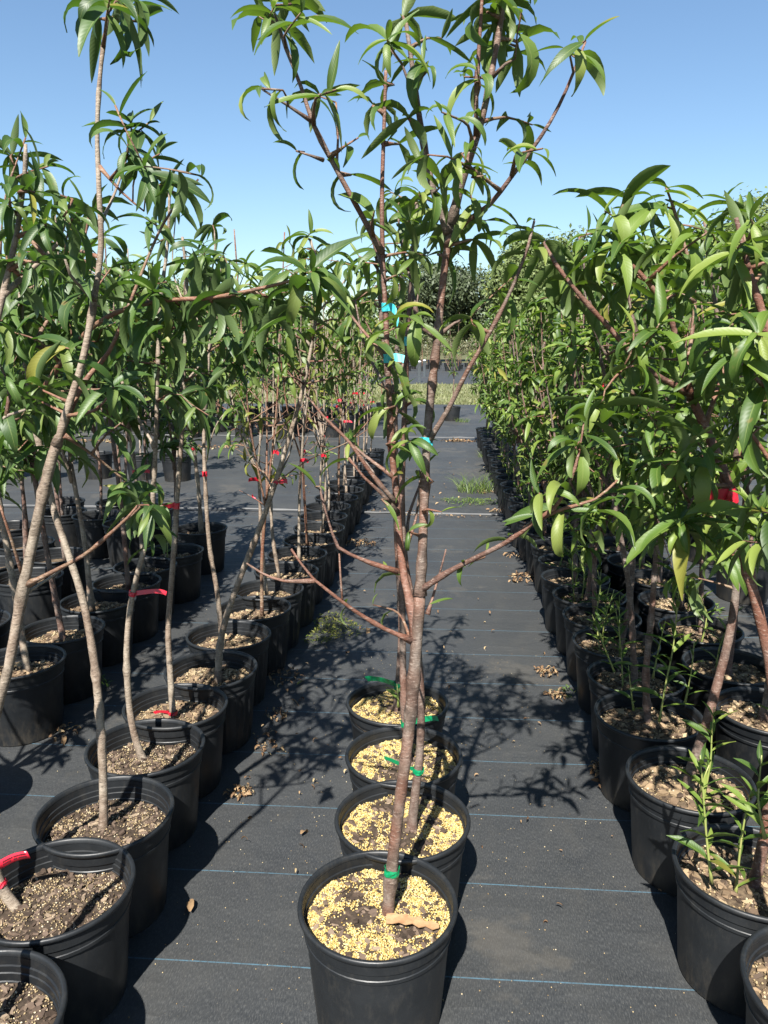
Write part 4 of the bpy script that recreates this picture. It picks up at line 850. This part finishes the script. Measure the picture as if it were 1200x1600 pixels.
# ================================================================== things further back
dp = on_z(706, 658); GD = None
sapling('lone potted sapling with blue ribbons in the open at the far aisle end', (dp[0], dp[1]), 2.0, 16, None, 600, leafm='leaf_mid', nst=4, spread=0.3, low=0.35, ribbons=[('ribbon_blue', 1.5), ('ribbon_blue', 1.3)], shoots=3)
GB = 'potted saplings in the block behind the left rows'
k = 0; BLOCK = []
for row, y in enumerate((11.8, 12.6, 13.4, 14.4, 15.6)):
    for j in range(12):
        x = -9.6 + j * 0.72 + row * 0.12 + R.uniform(-.12, .12); k += 1
        BLOCK.append(sapling(f'{ORD[j]} sapling from left in the {["front", "second", "third", "fourth", "rear"][row]} row of the block behind the left rows', (x, y + R.uniform(-.12, .12)), R.uniform(1.75, 2.35), 46, GB, 700 + k, leafm=R.choice(('leaf_mid', 'leaf_dark', 'leaf_yellow', 'leaf_mid')), bark='bark_grey' if k % 3 else 'bark_twig', nst=6, spread=0.55, low=0.28, bare=4,
                ribbons=[('ribbon_red', 0.8)] if k % 3 == 0 else (), dense=(6, 9), sc=1.6))
# white plastic tags hanging in that block
def white_tag(t_, z):
    V = [(-0.03, -0.09, z), (0.03, -0.095, z), (0.034, -0.10, z + 0.075), (-0.026, -0.085, z + 0.08), (-0.03, -0.087, z), (0.03, -0.092, z), (0.034, -0.097, z + 0.075), (-0.026, -0.082, z + 0.08)]
    obj('name_tag', new_mesh('name_tag', V, [(0, 1, 2, 3), (7, 6, 5, 4), (0, 4, 5, 1), (1, 5, 6, 2), (2, 6, 7, 3), (3, 7, 4, 0)], M['white_paint'], False), t_.root)
    t_.stem3([t_.o + (0, 0, z + 0.13), t_.o + (0.0, -0.06, z + 0.12), t_.o + (0.004, -0.09, z + 0.075)], 0.0015, 0.0015, name='tag_tie', bark='wire_grey', sides=4, rough=0, attach=False)
for t_ in BLOCK[2::5]: white_tag(t_, 0.75 + 0.3 * R.random())
# a second block of young trees at the far left, nearer than the grass
for j in range(8):
    sapling(f'{ORD[j]} sapling from the left in the short row beyond the shaded far left block', (-6.2 + j * 0.5 + R.uniform(-.08, .08), 7.9 + R.uniform(-.1, .1)), R.uniform(1.7, 2.1), 34, 'potted saplings beyond the shaded far left block', 800 + j, leafm=R.choice(('leaf_mid', 'leaf_dark')), bark='bark_grey', nst=4, spread=0.3, low=0.45, bare=4, ribbons=[('ribbon_red', 0.85)] if j % 2 else (), dense=(6, 9))

def blob_leaves(rg, center, rx, ry, rz, n, size, lobes=9, flat=0.0):
    """leaf-sized faces spread through uneven lobes of a crown"""
    LB = []
    for _ in range(lobes):
        a = rg.uniform(0, 6.28); e = rg.uniform(-0.8, 1.0); r = rg.uniform(0.35, 0.8)
        LB.append((np.array([rx * r * math.cos(a) * math.cos(e), ry * r * math.sin(a) * math.cos(e), rz * r * math.sin(e)]), rg.uniform(0.28, 0.5)))
    rs = np.random.RandomState(rg.randrange(10 ** 6)); V = []
    li = rs.randint(0, lobes, n); d = rs.normal(size=(n, 3)); d /= np.linalg.norm(d, axis=1)[:, None]; rr = rs.uniform(0.55, 1.0, n) ** 0.5
    C = np.array([LB[i][0] for i in li]); S = np.array([LB[i][1] for i in li]); P = C + d * (S * rr * (1 + 0.15 * rs.normal(size=n)))[:, None] * np.array([rx, ry, rz])
    nrm = d + rs.normal(size=(n, 3)) * 0.7 + (0, 0, 0.3); nrm /= np.linalg.norm(nrm, axis=1)[:, None]
    a = np.cross(nrm, rs.normal(size=(n, 3))); a /= np.linalg.norm(a, axis=1)[:, None]; b_ = np.cross(nrm, a); s = size * rs.uniform(0.6, 1.4, n)[:, None]
    P = P + np.array(center); V = np.stack([P - a * s, P + b_ * s * 0.5, P + a * s, P - b_ * s * 0.5], axis=1).reshape(-1, 3)
    Q = np.arange(n * 4).reshape(-1, 4); uv = np.tile(np.array([(0.5, 0), (1, 0.5), (0.5, 1), (0, 0.5)]), (n, 1)); return V, Q, uv, LB
def far_tree(label, px, ytop, Y, wpx, mk, n, seed, tr=0.25):
    rg = random.Random(seed); b0 = on_y(px, 540, Y); top = on_y(px, ytop, Y)[2]; rx = wpx / FPX * Y / 2; root = bpy.data.objects.new('broadleaf_tree', None); COL.objects.link(root)
    root.location = (b0[0], Y, 0); tag(root, label, 'tree', 'large trees beyond the nursery'); hc = top * 0.56
    V, Q, uv, LB = blob_leaves(rg, (0, 0, hc), rx, rx, top * 0.44, int(n * 2.4), 0.0026 * Y, 22)
    obj('crown', fast_mesh('crown', V, Q, M[mk], True, uv), root, kind='stuff')
    V, Fc = tube(*catmull([(0, 0, -0.1), (0.1, 0, hc * 0.5), (0, 0, hc)], [tr, tr * 0.8, tr * 0.5], 0.5), 8, 0.1, seed); obj('trunk', new_mesh('trunk', V, Fc, M['bark_brown']), root)
    for c, s_ in LB[:9]:
        P, r_ = catmull([(0, 0, hc * 0.45), tuple(np.array([0, 0, hc * 0.7]) + c * 0.4), tuple(np.array([0, 0, hc]) + c)], [tr * 0.5, tr * 0.3, tr * 0.1], 0.5); V, Fc = tube(P, r_, 6, 0.1, seed); obj('limb', new_mesh('limb', V, Fc, M['bark_brown']), root)
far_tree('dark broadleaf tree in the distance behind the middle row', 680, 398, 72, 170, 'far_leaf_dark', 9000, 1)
far_tree('pale green rounded tree in the distance where the aisle ends on the right', 845, 352, 58, 160, 'far_leaf', 12000, 2)
far_tree('tall tree at the right edge rising above the right-hand crowns', 1185, 300, 50, 200, 'far_leaf', 12000, 3)
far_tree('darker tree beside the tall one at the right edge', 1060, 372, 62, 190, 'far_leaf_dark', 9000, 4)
far_tree('distant tree half hidden behind the left foliage', 250, 430, 85, 260, 'far_leaf', 8000, 5)
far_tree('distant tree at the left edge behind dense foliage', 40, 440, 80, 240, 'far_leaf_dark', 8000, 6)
# far wood: one mass along the horizon
rg = random.Random(9); VV = []; QQ = []; UU = []; off = 0
for i in range(44):
    x = -165 + i * 7.4 + rg.uniform(-3, 3); y = rg.uniform(165, 190); hh = rg.uniform(9.0, 13.0); w = rg.uniform(5, 8.5)
    V, Q, uv, _ = blob_leaves(rg, (x, y, hh * 0.52), w, w, hh * 0.5, 1700, 0.5, 10); VV.append(V); QQ.append(Q + off); UU.append(uv); off += len(V)
w_ = obj('distant_wood', fast_mesh('distant_wood', np.vstack(VV), np.vstack(QQ), M['far_leaf'], True, np.vstack(UU)), kind='stuff'); tag(w_, 'low line of distant green woodland along the horizon', 'woodland')
# far nursery stock: small potted shrubs beyond the grass
def far_shrub(x, y, seed, label, row):
    rg = random.Random(seed); root = bpy.data.objects.new('potted_shrub', None); COL.objects.link(root); root.location = (x, y, 0); tag(root, label, 'potted shrub', 'small potted shrubs on the far cloth beyond the grass')
    p = obj('pot', POTS['smooth'][0], root); obj('rim', POTS['smooth'][1], p)
    h = rg.uniform(1.5, 2.1); V, Q, uv, LB = blob_leaves(rg, (0, 0, 0.3 + h * 0.55), 0.42, 0.42, h * 0.5, 260, 0.055, 7)
    obj('crown', fast_mesh('crown', V, Q, M['far_shrub'], True, uv), root, kind='stuff')
    V, Fc = tube(*catmull([(0, 0, 0.2), (0.02, 0, 0.7), (0, 0.02, 0.2 + h * 0.7)], [0.014, 0.011, 0.006], 0.1), 6, 0.1, seed); obj('trunk', new_mesh('trunk', V, Fc, M['bark_twig']), root)
for row, (y, x0, n) in enumerate(((44, -10.5, 26), (47.5, -11, 26), (52, -12, 26), (57, -13, 26))):
    for j in range(n):
        far_shrub(x0 + j * 0.72 + R.uniform(-.1, .1), y + R.uniform(-.2, .2), 2000 + row * 50 + j, f'{ORD[j]} shrub from the left in the {["front", "second", "third", "rear"][row]} row of far stock beyond the grass', row)
# white marker posts
def post(px, ytop, ybot, label):
    b0 = on_z(px, ybot); h = on_y(px, ytop, b0[1])[2]; root = bpy.data.objects.new('marker_post', None); COL.objects.link(root); root.location = (b0[0], b0[1], 0); tag(root, label, 'post', 'white marker posts')
    V, Fc = lathe([(0.0, 0.0), (0.065, 0.0), (0.065, h - 0.02), (0.067, h - 0.02)], 12); obj('shaft', new_mesh('shaft', V, Fc, M['white_paint']), root)
    V, Fc = lathe([(0.068, h - 0.022), (0.072, h - 0.02), (0.072, h + 0.012), (0.03, h + 0.03), (0.0, h + 0.034)], 12); obj('cap', new_mesh('cap', V, Fc, M['white_paint']), root)
post(655, 565, 597, 'taller white marker post at the far edge of the grass, left of the pair'); post(663, 563, 588, 'shorter white marker post standing behind the other, on the right')

# ------------------------------------------------------------------ grass verge, weeds, litter
rs = np.random.RandomState(4)
n = 26000; x = rs.uniform(-14, 12, n); y = 18.75 + (rs.uniform(0, 1, n) ** 1.3) * 10.2; h = rs.uniform(0.03, 0.10, n); a = rs.uniform(0, 6.28, n); w = rs.uniform(0.012, 0.028, n)
lx = rs.normal(size=n) * 0.03; ly = rs.normal(size=n) * 0.03
V = np.stack([np.stack([x - np.cos(a) * w, y - np.sin(a) * w, np.full(n, -0.005)], 1), np.stack([x + np.cos(a) * w, y + np.sin(a) * w, np.full(n, -0.005)], 1), np.stack([x + lx, y + ly, h], 1)], 1).reshape(-1, 3)
g = obj('grass', fast_mesh('grass', V, np.arange(3 * n).reshape(-1, 3), M['grass'], False, np.tile(np.array([(0.1, 0), (0.9, 0), (0.2, 1)]), (n, 1))), kind='stuff'); tag(g, 'dry short grass on the strip across the far end of the aisle', 'grass')
def grass_tuft(px, py, nb, hmax, spread, label, seed):
    rg = random.Random(seed); c = on_z(px, py); VV = []; QQ = []; UU = []; off = 0
    for _ in range(nb):
        a = rg.uniform(0, 6.28); r = spread * math.sqrt(rg.random()); p = np.array([r * math.cos(a), r * math.sin(a), 0.004]); L_ = hmax * rg.uniform(0.4, 1); d = np.array([rg.uniform(-.6, .6), rg.uniform(-.6, .6), 1.0]); wv = np.array([rg.uniform(-1, 1), rg.uniform(-1, 1), 0]); wv /= np.linalg.norm(wv)
        for i in range(5):
            t_ = i / 4; VV += [p - wv * 0.0028 * (1 - t_ * 0.9), p + wv * 0.0028 * (1 - t_ * 0.9)]; UU += [(0.2, t_), (0.8, t_)]; dd = d / np.linalg.norm(d); p = p + dd * L_ / 4; d = d + np.array([d[0] * 0.5, d[1] * 0.5, -0.35])
        for i in range(4): QQ.append((off + 2 * i, off + 2 * i + 1, off + 2 * i + 3, off + 2 * i + 2))
        off += 10
    o = obj('grass_tuft', fast_mesh('grass_tuft', np.array(VV), np.array(QQ), M['weed'], True, np.array(UU)), loc=(c[0], c[1], 0)); tag(o, label, 'weed')
grass_tuft(742, 768, 190, 0.34, 0.17, 'wispy tuft of tall grass beside the right aisle pots', 1); grass_tuft(760, 715, 70, 0.16, 0.12, 'short grass tuft further along the right aisle pots', 2)
grass_tuft(722, 660, 90, 0.18, 0.13, 'grass tuft at the foot of the lone far pot', 3)
def mat_weed(px, py, n, rx, ry, label, seed, mk='weed', ls=0.028, name='creeping_weed', hgt=0.03):
    rg = random.Random(seed); c = on_z(px, py); Ls = []
    for _ in range(n):
        a = rg.uniform(0, 6.28); r = rg.random() ** 0.6 * (1 + 0.25 * math.sin(a * 3 + seed)); p = np.array([rx * r * math.cos(a), ry * r * math.sin(a), 0.006 + hgt * rg.random() * (1 - r * 0.6)]); d = np.array([rg.uniform(-1, 1), rg.uniform(-1, 1), rg.uniform(0, 0.6)])
        Ls.append((leaf_matrix(p, d, np.array([0, 0, 1.0]), ls * rg.uniform(0.6, 1.3)), rg.choice((0, 1, 8, 9, 2))))
    o = obj(name, joined_leaves(name, Ls, mk), loc=(c[0], c[1], 0)); tag(o, label, 'weed')
mat_weed(738, 786, 420, 0.30, 0.17, 'low green weed mat below the grass tuft beside the right aisle pots', 1)
mat_weed(520, 985, 520, 0.13, 0.21, 'yellowing creeping weed beside the left aisle pots', 2, 'leaf_yellow', 0.020, hgt=0.02)
mat_weed(150, 1078, 60, 0.06, 0.06, 'small bright green weed between the two left rows', 3, 'weed', 0.03, hgt=0.06)
mat_weed(1090, 955, 160, 0.16, 0.2, 'patch of green weed on the cloth behind the right rows', 5, 'weed', 0.03, hgt=0.05)
mat_weed(885, 1085, 40, 0.05, 0.04, 'tiny green weed at the foot of the right aisle pots', 6, 'weed', 0.018)
# dry leaves lying on the cloth
DL = [leaf_shape(1.0, 0.42, rad(c), rad(30), rad(60), 0.06, 5, c) for c in (60, 110, 160)]
DLM = [fast_mesh('fallen_leaf', V, Q, M['dry_leaf'], True, UV) for V, Q, UV in DL]
GLm = [fast_mesh('fallen_leaf', *HI[i][:2], M['leaf_yellow'], True, HI[i][2]) for i in (1, 2, 9)]
def fallen(px, py, s, label, green=False, i=0):
    p = on_z(px, py); o = obj('fallen_leaf', (GLm if green else DLM)[i % 3]); a = R.uniform(0, 6.28); d = np.array([math.cos(a), math.sin(a), 0.12])
    o.matrix_basis = Matrix(leaf_matrix(np.array([p[0], p[1], 0.014]), d, np.array([0.2, 0, 1.0]), s).tolist()); tag(o, label, 'leaf', 'fallen leaves on the ground cloth')
fallen(470, 1310, 0.045, 'single curled dry leaf lying left of the second middle pot', i=1); fallen(297, 1432, 0.06, 'pale dry leaf piece at the shadow edge of the left pots', i=0); fallen(464, 1075, 0.06, 'yellow-green fallen leaf on the cloth beside the left aisle pots', True, 0)
fallen(575, 985, 0.07, 'dry brown leaf beside the yellowing weed', i=2); fallen(545, 1025, 0.05, 'dry leaf near the tip of the yellowing weed', i=1); fallen(142, 880, 0.07, 'yellow leaf on the cloth between the left rows', True, 1); fallen(100, 1155, 0.06, 'dry tan leaf beside the left row pots near the picture edge', i=0)
fallen(795, 868, 0.06, 'dry leaf in the aisle near the right pots, rearmost', i=2); fallen(805, 912, 0.08, 'dry leaf in the aisle beside brown debris at the right pots', i=1); fallen(455, 1098, 0.05, 'brown curled leaf among litter by the left aisle pots', i=0); fallen(500, 756, 0.09, 'pale green leaf lying far back in the left part of the aisle', True, 2); fallen(40, 862, 0.07, 'green-yellow leaf in shade near the left picture edge', True, 0); fallen(430, 910, 0.05, 'yellow leaf lying by the fluted pots', True, 1)
def litter(patches, seed):
    rg = random.Random(seed); VV = []; QQ = []; UU = []; off = 0
    for px, py, n, rx, ry, s in patches:
        c = on_z(px, py)
        for _ in range(n):
            V, Q, UV = rg.choice(DL); r = math.sqrt(rg.random()); a = rg.uniform(0, 6.28); d = np.array([rg.uniform(-1, 1), rg.uniform(-1, 1), rg.uniform(-.2, .5)])
            m_ = leaf_matrix(np.array([c[0] + rx * r * math.cos(a), c[1] + ry * r * math.sin(a), 0.008 + 0.012 * rg.random()]), d, np.array([rg.uniform(-.5, .5), rg.uniform(-.5, .5), 1.0]), s * rg.uniform(0.4, 1.3))
            VV.append(V @ m_[:3, :3].T + m_[:3, 3]); QQ.append(Q + off); UU.append(UV); off += len(V)
    o = obj('leaf_litter', fast_mesh('leaf_litter', np.vstack(VV), np.vstack(QQ), M['dry_leaf'], True, np.vstack(UU)), kind='stuff'); tag(o, 'dry brown leaf litter and debris gathered along the pots', 'leaf litter')
pt = [(818, 905, 90, .10, .10, .03), (853, 1053, 70, .05, .05, .025), (870, 1090, 40, .04, .03, .025), (815, 870, 30, .10, .06, .025), (375, 1243, 70, .04, .03, .02), (420, 1170, 26, .05, .05, .025), (430, 1120, 30, .05, .06, .025), (410, 1150, 16, .06, .05, .025), (445, 1060, 40, .07, .08, .025), (785, 800, 80, .12, .08, .03),
      (500, 905, 50, .1, .12, .03), (560, 850, 60, .12, .10, .035), (940, 1205, 50, .04, .05, .03), (950, 1235, 30, .04, .04, .03), (100, 1150, 25, .04, .05, .03), (720, 690, 120, .3, .12, .06), (320, 700, 100, .5, .15, .06), (160, 690, 120, .5, .2, .06), (1075, 980, 60, .15, .2, .03), (760, 770, 40, .08, .1, .03), (600, 1000, 30, .7, .9, .022), (820, 1150, 30, .5, 1.0, .022), (450, 1250, 24, .35, .5, .022), (650, 750, 60, 1.2, 1.6, .035), (600, 800, 60, .5, .04, .03), (690, 808, 60, .4, .03, .025)]
litter(pt, 3)
# spilled granules and grit on the cloth
rg = random.Random(21); VV = []; FF = []; off = 0
for i in range(1500):
    if i < 900: x, y = rg.gauss(-0.1, 0.34), rg.uniform(1.0, 3.4)
    else: x, y = rg.uniform(-2.2, 1.6), rg.uniform(0.9, 6)
    s = rg.uniform(0.0010, 0.0026); VV.append(OCT * s * (1, 1.2, 0.7) + (x, y, s * 0.6)); FF.append(OCTF + off); off += 6
o = obj('spilled_granules', fast_mesh('spilled_granules', np.vstack(VV), np.vstack(FF), M['granule_tan'], False), kind='stuff'); tag(o, 'tiny spilled granules scattered over the ground cloth', 'granules')
print('individual leaves', LEAF_TOTAL, 'objects', len(bpy.data.objects))

for o in bpy.data.objects:
    if 'label' in o and len(o['label'].replace('-', ' ').split()) > 16: print('LONG', o['label'])
